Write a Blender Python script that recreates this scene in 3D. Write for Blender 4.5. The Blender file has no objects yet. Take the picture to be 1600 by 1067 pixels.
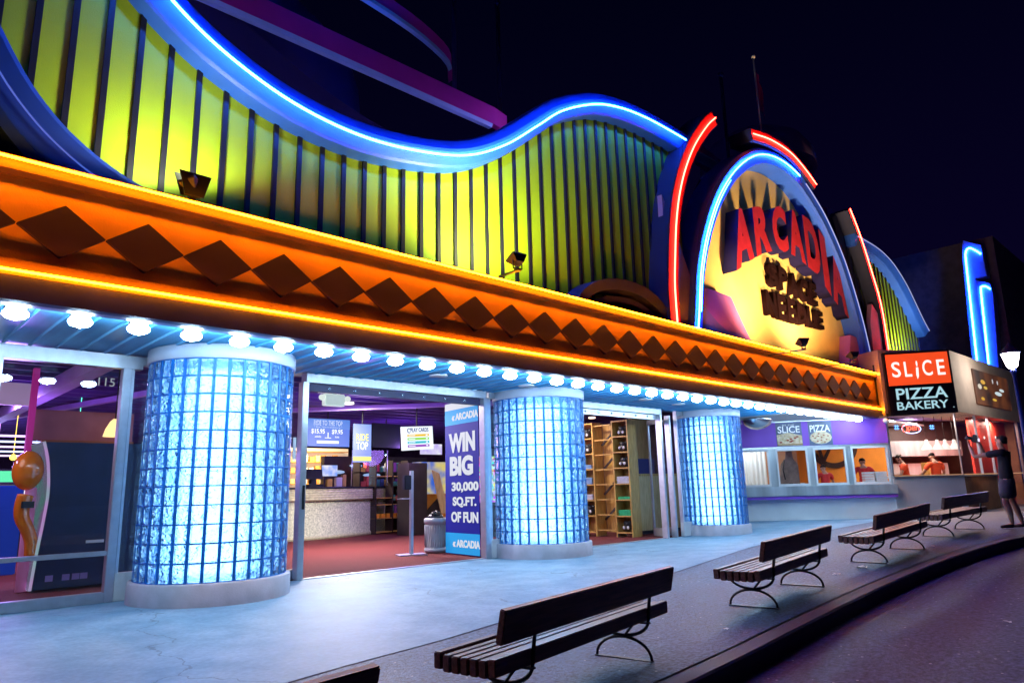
import bpy, bmesh, math, random
from mathutils import Matrix, Vector
random.seed(7)
scn = bpy.context.scene
col = scn.collection
R_ = math.radians

# ------------------------------------------------------------ camera
cd = bpy.data.cameras.new("camera"); cam = bpy.data.objects.new("camera", cd); col.objects.link(cam)
F_, YAW, PIT, ROL = 1099.8, R_(43.890), R_(11.905), R_(-1.502)
_F = Vector((math.sin(YAW)*math.cos(PIT), math.cos(YAW)*math.cos(PIT), math.sin(PIT)))
_R0 = Vector((math.cos(YAW), -math.sin(YAW), 0)); _U0 = _R0.cross(_F)
_R = math.cos(ROL)*_R0 + math.sin(ROL)*_U0; _U = -math.sin(ROL)*_R0 + math.cos(ROL)*_U0
cam.matrix_world = Matrix(((_R.x,_U.x,-_F.x,0),(_R.y,_U.y,-_F.y,0),(_R.z,_U.z,-_F.z,1.2),(0,0,0,1)))
cd.sensor_width = 36; cd.lens = F_/1600*36; cd.clip_start = .05; cd.clip_end = 800
scn.camera = cam
# ------------------------------------------------------------ world and exposure: night
w = bpy.data.worlds.new("World"); scn.world = w; w.use_nodes = True
wn = w.node_tree.nodes; wl = w.node_tree.links
bgn = wn["Background"]; 
tc = wn.new("ShaderNodeTexCoord"); sep = wn.new("ShaderNodeSeparateXYZ"); rmp = wn.new("ShaderNodeValToRGB")
wl.new(tc.outputs["Generated"], sep.inputs[0]); wl.new(sep.outputs[2], rmp.inputs[0]); wl.new(rmp.outputs[0], bgn.inputs[0])
rmp.color_ramp.elements[0].position = 0.0; rmp.color_ramp.elements[0].color = (.0032,.0012,.019,1)
rmp.color_ramp.elements[1].position = .6; rmp.color_ramp.elements[1].color = (.0004,.0005,.006,1)
bgn.inputs[1].default_value = 1.0
scn.view_settings.view_transform = 'Standard'; scn.view_settings.look = 'None'
scn.view_settings.exposure = 0.0; scn.view_settings.gamma = 1
cy = scn.cycles
cy.max_bounces = 7; cy.diffuse_bounces = 3; cy.glossy_bounces = 3; cy.transmission_bounces = 6
cy.transparent_max_bounces = 16; cy.sample_clamp_indirect = 4; cy.use_denoising = True
cy.blur_glossy = 1.0; cy.caustics_reflective = False; cy.caustics_refractive = False

# ------------------------------------------------------------ materials
def nt(name):
    m = bpy.data.materials.new(name); m.use_nodes = True
    return m, m.node_tree.nodes, m.node_tree.links, m.node_tree.nodes["Principled BSDF"]
def pm(name, c, rough=.6, metal=0, var=.12, vs=3., bump=.1, bs=60., c2=None, spec=.5, coat=0, stretch=(1,1,1), bd=.01):
    m, n, l, b = nt(name)
    b.inputs["Roughness"].default_value = rough; b.inputs["Metallic"].default_value = metal
    b.inputs["Specular IOR Level"].default_value = spec; b.inputs["Coat Weight"].default_value = coat
    t = n.new("ShaderNodeTexCoord"); mp = n.new("ShaderNodeMapping"); mp.inputs["Scale"].default_value = stretch
    l.new(t.outputs["Object"], mp.inputs[0])
    nz = n.new("ShaderNodeTexNoise"); nz.inputs["Scale"].default_value = vs; nz.inputs["Detail"].default_value = 6
    l.new(mp.outputs[0], nz.inputs["Vector"])
    r = n.new("ShaderNodeValToRGB"); l.new(nz.outputs["Fac"], r.inputs[0])
    if c2 is None: c2 = [min(1, x*(1+var)+.003) for x in c]; c1 = [x*(1-var) for x in c]
    else: c1 = c
    r.color_ramp.elements[0].position = .32; r.color_ramp.elements[1].position = .68
    r.color_ramp.elements[0].color = (*c1, 1); r.color_ramp.elements[1].color = (*c2, 1)
    l.new(r.outputs[0], b.inputs["Base Color"])
    if bump:
        n2 = n.new("ShaderNodeTexNoise"); n2.inputs["Scale"].default_value = bs; n2.inputs["Detail"].default_value = 4
        l.new(mp.outputs[0], n2.inputs["Vector"])
        bp = n.new("ShaderNodeBump"); bp.inputs["Strength"].default_value = bump; bp.inputs["Distance"].default_value = bd
        l.new(n2.outputs["Fac"], bp.inputs["Height"]); l.new(bp.outputs[0], b.inputs["Normal"])
    return m
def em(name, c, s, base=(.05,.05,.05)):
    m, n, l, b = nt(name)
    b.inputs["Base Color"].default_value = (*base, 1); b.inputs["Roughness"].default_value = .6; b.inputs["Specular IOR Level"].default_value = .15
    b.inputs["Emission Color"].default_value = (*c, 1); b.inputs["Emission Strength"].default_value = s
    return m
def emvar(name, ca, cb, s, scale=3., vor=False):
    m, n, l, b = nt(name)
    t = n.new("ShaderNodeTexCoord"); nz = n.new("ShaderNodeTexVoronoi" if vor else "ShaderNodeTexNoise"); nz.inputs["Scale"].default_value = scale
    l.new(t.outputs["Object"], nz.inputs["Vector"]); r = n.new("ShaderNodeValToRGB"); l.new(nz.outputs[0], r.inputs[0])
    r.color_ramp.elements[0].position = .35; r.color_ramp.elements[1].position = .65
    r.color_ramp.elements[0].color = (*ca, 1); r.color_ramp.elements[1].color = (*cb, 1)
    l.new(nz.outputs["Color"] if vor else r.outputs[0], b.inputs["Emission Color"]); b.inputs["Emission Strength"].default_value = s
    b.inputs["Base Color"].default_value = (.05,.05,.05,1)
    return m
def wood(name, c1, c2, scale=(1.2, 14, 14), rough=.45):
    m, n, l, b = nt(name); b.inputs["Roughness"].default_value = rough
    t = n.new("ShaderNodeTexCoord"); mp = n.new("ShaderNodeMapping"); mp.inputs["Scale"].default_value = scale
    nz = n.new("ShaderNodeTexNoise"); nz.inputs["Scale"].default_value = 3; nz.inputs["Detail"].default_value = 8; nz.inputs["Distortion"].default_value = .6
    l.new(t.outputs["Object"], mp.inputs[0]); l.new(mp.outputs[0], nz.inputs["Vector"])
    r = n.new("ShaderNodeValToRGB"); l.new(nz.outputs["Fac"], r.inputs[0]); r.color_ramp.elements[0].position = .35; r.color_ramp.elements[1].position = .65
    r.color_ramp.elements[0].color = (*c1, 1); r.color_ramp.elements[1].color = (*c2, 1)
    l.new(r.outputs[0], b.inputs["Base Color"])
    bp = n.new("ShaderNodeBump"); bp.inputs["Strength"].default_value = .3; bp.inputs["Distance"].default_value = .004
    l.new(nz.outputs["Fac"], bp.inputs["Height"]); l.new(bp.outputs[0], b.inputs["Normal"])
    return m
def pane(name, tint=(1,1,1), refl=.12, rough=.0):
    m, n, l, b = nt(name); n.remove(b); out = n["Material Output"]
    tr = n.new("ShaderNodeBsdfTransparent"); tr.inputs[0].default_value = (*tint, 1)
    gl = n.new("ShaderNodeBsdfGlossy"); gl.inputs["Roughness"].default_value = rough
    lw = n.new("ShaderNodeLayerWeight"); lw.inputs[0].default_value = .5
    fr = n.new("ShaderNodeMath"); fr.operation = 'POWER'; fr.inputs[1].default_value = 5; l.new(lw.outputs["Facing"], fr.inputs[0])
    ad = n.new("ShaderNodeMath"); ad.operation = 'ADD'; ad.inputs[1].default_value = refl; ad.use_clamp = True
    mx = n.new("ShaderNodeMixShader"); l.new(fr.outputs[0], ad.inputs[0]); l.new(ad.outputs[0], mx.inputs[0])
    l.new(tr.outputs[0], mx.inputs[1]); l.new(gl.outputs[0], mx.inputs[2]); l.new(mx.outputs[0], out.inputs[0])
    return m
def glassblock(name):
    m, n, l, b = nt(name); n.remove(b); out = n["Material Output"]
    t = n.new("ShaderNodeTexCoord")
    nz = n.new("ShaderNodeTexNoise"); nz.inputs["Scale"].default_value = 13; nz.inputs["Distortion"].default_value = 1.8; nz.inputs["Detail"].default_value = 1
    l.new(t.outputs["Object"], nz.inputs["Vector"])
    bp = n.new("ShaderNodeBump"); bp.inputs["Strength"].default_value = 1; bp.inputs["Distance"].default_value = .032
    l.new(nz.outputs["Fac"], bp.inputs["Height"])
    rf = n.new("ShaderNodeBsdfRefraction"); rf.inputs["Roughness"].default_value = .02; rf.inputs["IOR"].default_value = 1.35
    rf.inputs["Color"].default_value = (.80,.92,1,1); l.new(bp.outputs[0], rf.inputs["Normal"])
    tr = n.new("ShaderNodeBsdfTransparent"); tr.inputs[0].default_value = (.72,.88,1,1)
    gl = n.new("ShaderNodeBsdfGlossy"); gl.inputs["Roughness"].default_value = .05; l.new(bp.outputs[0], gl.inputs["Normal"])
    mx = n.new("ShaderNodeMixShader"); mx.inputs[0].default_value = .35
    l.new(rf.outputs[0], mx.inputs[1]); l.new(tr.outputs[0], mx.inputs[2])
    fr = n.new("ShaderNodeFresnel"); fr.inputs[0].default_value = 1.4; l.new(bp.outputs[0], fr.inputs["Normal"])
    m2 = n.new("ShaderNodeMixShader"); l.new(fr.outputs[0], m2.inputs[0]); l.new(mx.outputs[0], m2.inputs[1]); l.new(gl.outputs[0], m2.inputs[2])
    l.new(m2.outputs[0], out.inputs[0])
    return m
def film(name):     # frosted blue film added inside the columns to tint the lamp light
    m, n, l, b = nt(name); n.remove(b); out = n["Material Output"]
    t = n.new("ShaderNodeTexCoord"); nz = n.new("ShaderNodeTexNoise"); nz.inputs["Scale"].default_value = 5; nz.inputs["Distortion"].default_value = .5; nz.inputs["Detail"].default_value = .5
    l.new(t.outputs["Object"], nz.inputs["Vector"]); r = n.new("ShaderNodeValToRGB"); l.new(nz.outputs["Fac"], r.inputs[0])
    r.color_ramp.elements[0].position = .42; r.color_ramp.elements[1].position = .58
    r.color_ramp.elements[0].color = (.08,.42,.92,1); r.color_ramp.elements[1].color = (.22,.60,1,1)
    tl = n.new("ShaderNodeBsdfTranslucent"); l.new(r.outputs[0], tl.inputs[0])
    df = n.new("ShaderNodeBsdfDiffuse"); l.new(r.outputs[0], df.inputs[0])
    tr = n.new("ShaderNodeBsdfTransparent"); tr.inputs[0].default_value = (.55,.80,1,1)
    a = n.new("ShaderNodeMixShader"); a.inputs[0].default_value = .35; l.new(tl.outputs[0], a.inputs[1]); l.new(df.outputs[0], a.inputs[2])
    c = n.new("ShaderNodeMixShader"); c.inputs[0].default_value = .62; l.new(a.outputs[0], c.inputs[1]); l.new(tr.outputs[0], c.inputs[2])
    l.new(c.outputs[0], out.inputs[0])
    return m
M = {}
M['green'] = pm('yellow_green_paint', (.31,.46,.010), .6, var=.05, vs=1.2, bump=.25, bs=90)
M['batten'] = pm('dark_batten_paint', (.006,.005,.02), .5, var=.2, bump=.1)
M['cornice'] = pm('pale_blue_paint', (.022,.115,.82), .5, var=.06, vs=2, bump=.3, bs=40)
M['orange'] = pm('orange_stucco', (.80,.37,.04), .75, var=.12, vs=1.5, bump=.6, bs=70)
M['orange_trim'] = pm('orange_trim_paint', (.17,.07,.012), .5, var=.08, bump=.15)
M['diamond'] = pm('maroon_paint', (.022,.0,.03), .65, var=.15, bump=.3, bs=80)
M['edge'] = pm('dark_navy_edge', (.022,.018,.09), .45, var=.2)
M['soffit'] = pm('blue_metal_panel', (.10,.50,1.0), .30, metal=.3, var=.25, vs=2.5, bump=.12, bs=6, stretch=(3,.35,1))
M['alu'] = pm('aluminium_frame', (.62,.66,.74), .32, metal=.7, var=.08, vs=8, bump=.05)
M['chrome'] = pm('brushed_lamp_ring', (.75,.75,.78), .2, metal=1, var=.05)
M['globe'] = em('lit_white_globe', (.54,.79,1), 100)
M['neon_blue'] = em('blue_neon', (.015,.14,1), 95)
M['neon_orange'] = em('orange_neon', (1,.26,.003), 88)
M['neon_red'] = em('red_neon', (1,.035,.02), 45)
M['neon_off'] = em('dim_neon_tube', (.10,.2,1), .6)  # switched-off tube; faint light on it put in as emission
M['white_tube'] = em('dim_white_neon', (.5,.55,1), .9)
M['redpaint'] = pm('red_paint', (.75,.05,.05), .5, var=.08, bump=.2)
M['purple'] = pm('magenta_paint', (.42,.03,.34), .6, var=.1, vs=2, bump=.4, bs=60)
M['wedge'] = pm('orchid_paint', (.55,.16,.55), .6, var=.08, vs=2, bump=.3)
M['cyan'] = pm('light_cyan_paint', (.25,.62,.85), .55, var=.05)  # neon light on the ring undersides put into the colour
M['navy'] = pm('navy_paint', (.012,.02,.10), .6, var=.2, vs=.7, bump=.15)
M['navyblue'] = pm('deep_blue_paint', (.004,.03,.32), .5, var=.15, vs=1)
M['mauve'] = pm('mauve_paint', (.30,.20,.48), .6, var=.1, vs=2, bump=.3)
M['cream'] = pm('cream_stucco', (.90,.64,.24), .75, var=.07, vs=1.6, bump=.35, bs=50)
M['letter_red'] = pm('red_letter_paint', (.42,.012,.03), .55, var=.15, vs=5, bump=.15)
M['letter_side'] = pm('navy_letter_return', (.010,.008,.06), .9, var=.1, spec=.1)
M['letter_dark'] = pm('dark_maroon_letter', (.010,.002,.004), .95, var=.15, spec=.05)
M['black'] = pm('black_metal', (.012,.012,.016), .4, var=.2)
M['glassblock'] = glassblock('wavy_glass_block'); M['film'] = film('frosted_blue_film')
M['core'] = em('column_lamp', (.74,.89,1), 6.5)
M['mortar'] = pm('blue_mortar', (.0,.16,.62), .5, var=.1)
M['colbase'] = pm('painted_concrete_ring', (.55,.52,.60), .7, var=.12, vs=4, bump=.3, bs=50)
M['colcap'] = pm('grey_cap_ring', (.50,.56,.70), .45, var=.06)
M['glass'] = pane('window_glass', (.97,.98,1), .02)
M['glass_dark'] = pane('shop_glass', (.95,.95,.95), .03)
M['carpet'] = pm('red_carpet', (.13,.010,.013), .95, var=.25, vs=30, bump=.5, bs=300)
M['iceil'] = pm('purple_ceiling_deck', (.10,.045,.22), .6, var=.2, vs=1.5)
M['ibeam'] = pm('lilac_beam', (.42,.28,.68), .5, var=.1)
M['iwall'] = pm('dark_purple_wall', (.05,.02,.09), .8, var=.3)
M['counter'] = pm('mosaic_counter', (.40,.44,.28), .55, vs=22, c2=(.85,.86,.62), bump=.5, bs=90)
M['counterband'] = pm('ribbed_counter_band', (.62,.60,.38), .4, metal=.1, var=.2, vs=12)
M['dark'] = pm('dark_plastic', (.012,.014,.03), .35, var=.2)
M['cabinet'] = pm('dark_brown_cabinet', (.03,.018,.02), .5, var=.25)
M['pine'] = wood('pine_board', (.42,.22,.05), (.62,.36,.10), (9,9,1.2))
M['tanwood'] = wood('tan_panel', (.55,.36,.16), (.72,.50,.26), (9,9,1.))
M['benchwood'] = wood('dark_red_bench_board', (.055,.022,.022), (.15,.07,.06), (1.2,14,14), .38)
M['iron'] = pm('black_iron', (.008,.009,.016), .35, metal=.5, var=.2, bump=.1)
M['white'] = pm('white_paint', (.75,.76,.80), .5, var=.04)
M['whitewall'] = pm('white_counter_wall', (.88,.90,.94), .5, var=.08, vs=1.4, bump=.08)
M['steel'] = pm('stainless_steel', (.60,.66,.72), .30, metal=.6, var=.25, vs=3, bump=.06, bs=4, stretch=(1,1,.1))
M['purplewall'] = pm('violet_panel', (.26,.075,.62), .5, var=.05, vs=2)
M['beige'] = pm('beige_stucco', (.52,.42,.34), .8, var=.08, vs=2, bump=.4, bs=60)
M['brownwall'] = pm('tan_brown_wall', (.42,.22,.12), .6, var=.15)
M['orangewall'] = pm('orange_wall', (.85,.33,.03), .6, var=.08)
M['redwall'] = pm('red_wall', (.80,.06,.035), .5, var=.15, vs=2)
M['ring'] = pm('dark_brown_ring', (.03,.015,.012), .5)
M['skin'] = pm('skin', (.55,.32,.24), .5, var=.06)
M['hair'] = pm('black_hair', (.008,.007,.01), .5, var=.3, vs=60, bump=.5, bs=200)
M['tee'] = pm('dark_tshirt', (.012,.013,.03), .85, var=.2, vs=8, bump=.3, bs=12)
M['shorts'] = pm('dark_blue_shorts', (.04,.045,.09), .8, var=.2, vs=8, bump=.3, bs=12)
M['redshirt'] = pm('red_shirt', (.70,.035,.04), .8, var=.1, vs=8, bump=.3, bs=14)
M['orangeshirt'] = pm('orange_red_shirt', (.85,.10,.03), .8, var=.1, vs=8, bump=.3, bs=14)
M['trash'] = pm('grey_bin', (.35,.37,.42), .4, metal=.3, var=.1)
M['rubber'] = pm('dark_shoe', (.02,.02,.03), .6)

def ground_mat(name, c1, c2, big, fine, rough, bump, speck=None, bs=160):
    m, n, l, b = nt(name)
    t = n.new("ShaderNodeTexCoord")
    a = n.new("ShaderNodeTexNoise"); a.inputs["Scale"].default_value = big; a.inputs["Detail"].default_value = 8; a.inputs["Roughness"].default_value = .62
    f = n.new("ShaderNodeTexNoise"); f.inputs["Scale"].default_value = fine; f.inputs["Detail"].default_value = 3
    for q in (a, f): l.new(t.outputs["Object"], q.inputs["Vector"])
    r = n.new("ShaderNodeValToRGB"); l.new(a.outputs["Fac"], r.inputs[0]); r.color_ramp.elements[0].position = .36; r.color_ramp.elements[1].position = .64
    r.color_ramp.elements[0].color = (*c1, 1); r.color_ramp.elements[1].color = (*c2, 1)
    r2 = n.new("ShaderNodeValToRGB"); l.new(f.outputs["Fac"], r2.inputs[0]); r2.color_ramp.elements[0].position = .3; r2.color_ramp.elements[1].position = .72
    lo = .40 if speck else .86
    r2.color_ramp.elements[0].color = (lo,lo,lo,1); r2.color_ramp.elements[1].color = ((1.9,1.9,1.9,1) if speck else (1.06,1.06,1.06,1))
    mx = n.new("ShaderNodeMix"); mx.data_type = 'RGBA'; mx.blend_type = 'MULTIPLY'; mx.inputs[0].default_value = 1
    l.new(r.outputs[0], mx.inputs[6]); l.new(r2.outputs[0], mx.inputs[7])
    vo = n.new("ShaderNodeTexVoronoi"); vo.inputs["Scale"].default_value = 13 if speck else 1.7; l.new(t.outputs["Object"], vo.inputs["Vector"])
    th = n.new("ShaderNodeMath"); th.operation = 'LESS_THAN'; th.inputs[1].default_value = .13 if speck else .035; l.new(vo.outputs["Distance"], th.inputs[0])
    rn = n.new("ShaderNodeSeparateColor"); l.new(vo.outputs["Color"], rn.inputs[0])
    t2 = n.new("ShaderNodeMath"); t2.operation = 'GREATER_THAN'; t2.inputs[1].default_value = .80 if speck else .5; l.new(rn.outputs[0], t2.inputs[0])
    mu = n.new("ShaderNodeMath"); mu.operation = 'MULTIPLY'; l.new(th.outputs[0], mu.inputs[0]); l.new(t2.outputs[0], mu.inputs[1])
    m3 = n.new("ShaderNodeMix"); m3.data_type = 'RGBA'; l.new(mu.outputs[0], m3.inputs[0]); l.new(mx.outputs[2], m3.inputs[6])
    m3.inputs[7].default_value = (.45,.48,.52,1) if speck else (.06,.09,.13,1)
    # hairline cracks and scuffs
    ve = n.new("ShaderNodeTexVoronoi"); ve.feature = 'DISTANCE_TO_EDGE'; ve.inputs["Scale"].default_value = .28
    wv = n.new("ShaderNodeTexNoise"); wv.inputs["Scale"].default_value = 1.6; wv.inputs["Detail"].default_value = 5; l.new(t.outputs["Object"], wv.inputs["Vector"])
    va = n.new("ShaderNodeVectorMath"); va.operation = 'ADD'; l.new(t.outputs["Object"], va.inputs[0]); l.new(wv.outputs["Color"], va.inputs[1]); l.new(va.outputs[0], ve.inputs["Vector"])
    ce = n.new("ShaderNodeMath"); ce.operation = 'LESS_THAN'; ce.inputs[1].default_value = .0022; l.new(ve.outputs["Distance"], ce.inputs[0])
    cm = n.new("ShaderNodeMath"); cm.operation = 'MULTIPLY'; cm.inputs[1].default_value = .45; l.new(ce.outputs[0], cm.inputs[0])
    m4 = n.new("ShaderNodeMix"); m4.data_type = 'RGBA'; l.new(cm.outputs[0], m4.inputs[0]); l.new(m3.outputs[2], m4.inputs[6]); m4.inputs[7].default_value = (.03,.04,.05,1)
    l.new(m4.outputs[2], b.inputs["Base Color"])
    rr = n.new("ShaderNodeMapRange"); rr.inputs[3].default_value = rough-.12; rr.inputs[4].default_value = rough+.12
    l.new(a.outputs["Fac"], rr.inputs[0]); l.new(rr.outputs[0], b.inputs["Roughness"])
    n3 = n.new("ShaderNodeTexNoise"); n3.inputs["Scale"].default_value = bs; n3.inputs["Detail"].default_value = 2; l.new(t.outputs["Object"], n3.inputs["Vector"])
    bp = n.new("ShaderNodeBump"); bp.inputs["Strength"].default_value = bump; bp.inputs["Distance"].default_value = .01
    l.new(n3.outputs["Fac"], bp.inputs["Height"]); l.new(bp.outputs[0], b.inputs["Normal"])
    return m
M['concrete'] = ground_mat('concrete', (.15,.30,.46), (.27,.44,.60), 2.2, 24, .55, .25)
M['asphalt'] = ground_mat('asphalt_walk', (.035,.065,.13), (.065,.11,.19), .9, 30, .55, .9, True, 60)
M['road'] = ground_mat('road_asphalt', (.038,.047,.10), (.072,.082,.16), .5, 26, .6, .9, True, 50)
M['kerb'] = ground_mat('kerb_stone', (.06,.05,.065), (.11,.09,.11), 2, 40, .6, .4)

# ------------------------------------------------------------ geometry helpers
class MB:
    def __init__(s, xf=None): s.v=[]; s.f=[]; s.sm=[]; s.xf=xf
    def add(s, vs, fs, smooth=False):
        o=len(s.v); s.v += [Vector(v) for v in vs]; s.f += [tuple(i+o for i in f) for f in fs]; s.sm += [smooth]*len(fs)
    def box(s, x0,x1,y0,y1,z0,z1):
        s.add([(x0,y0,z0),(x1,y0,z0),(x1,y1,z0),(x0,y1,z0),(x0,y0,z1),(x1,y0,z1),(x1,y1,z1),(x0,y1,z1)],
              [(0,3,2,1),(4,5,6,7),(0,1,5,4),(1,2,6,5),(2,3,7,6),(3,0,4,7)]); return s
    def cbox(s, c, size, rot=None):
        m = Matrix.Translation(Vector(c)) @ (rot.to_4x4() if rot else Matrix.Identity(4))
        a,b_,d = [q/2 for q in size]
        vs=[m@Vector(p) for p in ((-a,-b_,-d),(a,-b_,-d),(a,b_,-d),(-a,b_,-d),(-a,-b_,d),(a,-b_,d),(a,b_,d),(-a,b_,d))]
        s.add(vs,[(0,3,2,1),(4,5,6,7),(0,1,5,4),(1,2,6,5),(2,3,7,6),(3,0,4,7)]); return s
    def tube(s, pts, r, n=8, cap=True, flat=None):
        pts=[Vector(p) for p in pts]; ring=[]; vs=[]; fs=[]
        up0=None
        for i,p in enumerate(pts):
            t=(pts[min(i+1,len(pts)-1)]-pts[max(i-1,0)]).normalized()
            if up0 is None: up0 = Vector((0,0,1)) if abs(t.z)<.9 else Vector((0,1,0))
            a=t.cross(up0).normalized(); b_=a.cross(t).normalized(); up0=b_
            rr = r[i] if isinstance(r,(list,tuple)) else r
            for k in range(n):
                an=2*math.pi*k/n; vs.append(p+a*math.cos(an)*rr*(flat or 1)+b_*math.sin(an)*rr)
        for i in range(len(pts)-1):
            for k in range(n): fs.append((i*n+k,i*n+(k+1)%n,(i+1)*n+(k+1)%n,(i+1)*n+k))
        if cap: fs += [tuple(range(n))[::-1], tuple((len(pts)-1)*n+k for k in range(n))]
        s.add(vs,fs,True); return s
    def lathe(s, prof, c=(0,0,0), n=32, a0=0, a1=2*math.pi, cap=False):
        full = abs(a1-a0-2*math.pi)<1e-6; m=n if full else n+1; vs=[];fs=[]
        for k in range(m):
            an=a0+(a1-a0)*k/n
            for r,z in prof: vs.append((c[0]+r*math.cos(an), c[1]+r*math.sin(an), c[2]+z))
        L=len(prof)
        for k in range(n):
            k2=(k+1)%m
            for j in range(L-1): fs.append((k*L+j,k2*L+j,k2*L+j+1,k*L+j+1))
        s.add(vs,fs,True)
        if cap:
            for j in (0,L-1):
                if prof[j][0]>1e-4: s.add([(c[0]+prof[j][0]*math.cos(a0+(a1-a0)*k/n), c[1]+prof[j][0]*math.sin(a0+(a1-a0)*k/n), c[2]+prof[j][1]) for k in range(n)],[tuple(range(n))])
        return s
    def prism(s, poly, y0, y1):    # polygon in XZ, extruded in Y
        n=len(poly); vs=[(x,y0,z) for x,z in poly]+[(x,y1,z) for x,z in poly]
        s.add(vs,[tuple(range(n)),tuple(range(2*n-1,n-1,-1))]+[(i,i+n,(i+1)%n+n,(i+1)%n) for i in range(n)]); return s
    def prismx(s, poly, x0, x1):   # polygon in YZ, extruded in X
        n=len(poly); vs=[(x0,y,z) for y,z in poly]+[(x1,y,z) for y,z in poly]
        s.add(vs,[tuple(range(n)),tuple(range(2*n-1,n-1,-1))]+[(i,i+n,(i+1)%n+n,(i+1)%n) for i in range(n)]); return s
    def ribbon(s, path, sec, close=False):   # path in XZ; section = list of (n offset, y)
        P=[Vector((x,0,z)) for x,z in path]; vs=[];fs=[]; L=len(sec)
        for i,p in enumerate(P):
            t=(P[min(i+1,len(P)-1)]-P[max(i-1,0)]).normalized(); nn=Vector((-t.z,0,t.x))
            for a,y in sec: q=p+nn*a; vs.append((q.x,y,q.z))
        for i in range(len(P)-1):
            for j in range(L): fs.append((i*L+j,(i+1)*L+j,(i+1)*L+(j+1)%L,i*L+(j+1)%L))
        fs += [tuple(range(L)), tuple((len(P)-1)*L+j for j in range(L))[::-1]]
        s.add(vs,fs,False); return s
    def ell(s, c, r, n=12, m=8, rot=None):
        vs=[];fs=[]
        for i in range(m+1):
            ph=math.pi*i/m
            for k in range(n):
                an=2*math.pi*k/n; p=Vector((r[0]*math.sin(ph)*math.cos(an), r[1]*math.sin(ph)*math.sin(an), r[2]*math.cos(ph)))
                if rot: p=rot@p
                vs.append(Vector(c)+p)
        for i in range(m):
            for k in range(n): fs.append((i*n+k,(i+1)*n+k,(i+1)*n+(k+1)%n,i*n+(k+1)%n))
        s.add(vs,fs,True); return s
    def build(s, name, mat, parent=None, bevel=0, autos=False):
        me=bpy.data.meshes.new(name)
        vs=[s.xf@v if s.xf else v for v in s.v]
        me.from_pydata([tuple(v) for v in vs],[],s.f)
        me.polygons.foreach_set('use_smooth', s.sm)
        bm=bmesh.new(); bm.from_mesh(me); bmesh.ops.remove_doubles(bm, verts=bm.verts, dist=1e-5)
        bmesh.ops.recalc_face_normals(bm, faces=bm.faces)
        if bevel:
            es=[e for e in bm.edges if len(e.link_faces)==2 and e.calc_face_angle(0)>.5]
            bmesh.ops.bevel(bm, geom=es, offset=bevel, segments=2, affect='EDGES', clamp_overlap=True)
        bm.to_mesh(me); bm.free()
        me.materials.append(M[mat] if isinstance(mat,str) else mat)
        o=bpy.data.objects.new(name, me); col.objects.link(o)
        if parent: attach(o,parent)
        return o
def attach(o, parent):
    o.parent=parent; o.matrix_parent_inverse = world_of(parent).inverted()
def world_of(o):
    if o.parent: return world_of(o.parent) @ o.matrix_parent_inverse @ o.matrix_basis
    return o.matrix_basis.copy()
def tag(o, label=None, cat=None, group=None, kind=None):
    if label: o['label']=label
    if cat: o['category']=cat
    if group: o['group']=group
    if kind: o['kind']=kind
    return o
def empty(name, loc=(0,0,0), label=None, cat=None, group=None, rz=0):
    o=bpy.data.objects.new(name,None); col.objects.link(o); o.location=loc; o.rotation_euler=(0,0,rz); o.empty_display_size=.2
    return tag(o,label,cat,group)
def struct(o): o['kind']='structure'; return o
def text_mesh(body, size=1, extrude=.01, offset=0, align='CENTER', space=1.0, bevel=0):
    c=bpy.data.curves.new('t','FONT'); c.body=body; c.size=size; c.extrude=extrude; c.offset=offset; c.align_x=align; c.align_y='BOTTOM_BASELINE'
    c.space_character=space; c.bevel_depth=bevel; c.resolution_u=4
    o=bpy.data.objects.new('t',c); col.objects.link(o)
    dg=bpy.context.evaluated_depsgraph_get(); me=bpy.data.meshes.new_from_object(o.evaluated_get(dg))
    bpy.data.objects.remove(o); bpy.data.curves.remove(c); return me
def text(name, body, origin, right, up, height, mat, parent=None, width=None, extrude=.006, offset=0, align='CENTER', space=1.):
    """capital height = height; origin is the baseline centre; the front faces right x up."""
    me=text_mesh(body,1,0.5,offset,align,space)
    xs=[v.co.x for v in me.vertices]; ys=[v.co.y for v in me.vertices]
    x0,x1,y0,y1=min(xs),max(xs),min(ys),max(ys); sy=height/(y1-y0) if (y1-y0) else 1
    sx=(width/(x1-x0)) if width else sy
    r=Vector(right).normalized(); u=Vector(up).normalized(); n=r.cross(u)
    cx=(x0+x1)/2 if align=='CENTER' else x0
    for v in me.vertices:
        p=v.co.copy(); v.co=Vector(origin)+r*((p.x-cx)*sx)+u*((p.y-y0)*sy)+n*(p.z*extrude*2)
    me.materials.append(M[mat] if isinstance(mat,str) else mat)
    o=bpy.data.objects.new(name,me); col.objects.link(o)
    if parent: attach(o,parent)
    return o
def copy_tree(o, parent=None):
    c=o.copy(); col.objects.link(c); c.parent=parent; c.matrix_parent_inverse=o.matrix_parent_inverse.copy()
    for ch in [q for q in bpy.data.objects if q.parent==o]: copy_tree(ch,c)
    return c
def interp(pts, x):
    if x<=pts[0][0]: a,b_=pts[0],pts[1]
    elif x>=pts[-1][0]: a,b_=pts[-2],pts[-1]
    else:
        for a,b_ in zip(pts,pts[1:]):
            if a[0]<=x<=b_[0]: break
    t=(x-a[0])/(b_[0]-a[0]); return a[1]+(b_[1]-a[1])*t
def smooth(pts, k=8):    # Catmull-Rom
    P=[Vector(p) for p in pts]; P=[P[0]*2-P[1]]+P+[P[-1]*2-P[-2]]; out=[]
    for i in range(1,len(P)-2):
        for j in range(k):
            t=j/k; a,b_,c,d=P[i-1:i+3]
            out.append(.5*((2*b_)+(c-a)*t+(2*a-5*b_+4*c-d)*t*t+(3*b_-a-3*c+d)*t**3))
    out.append(P[-2]); return out

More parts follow.
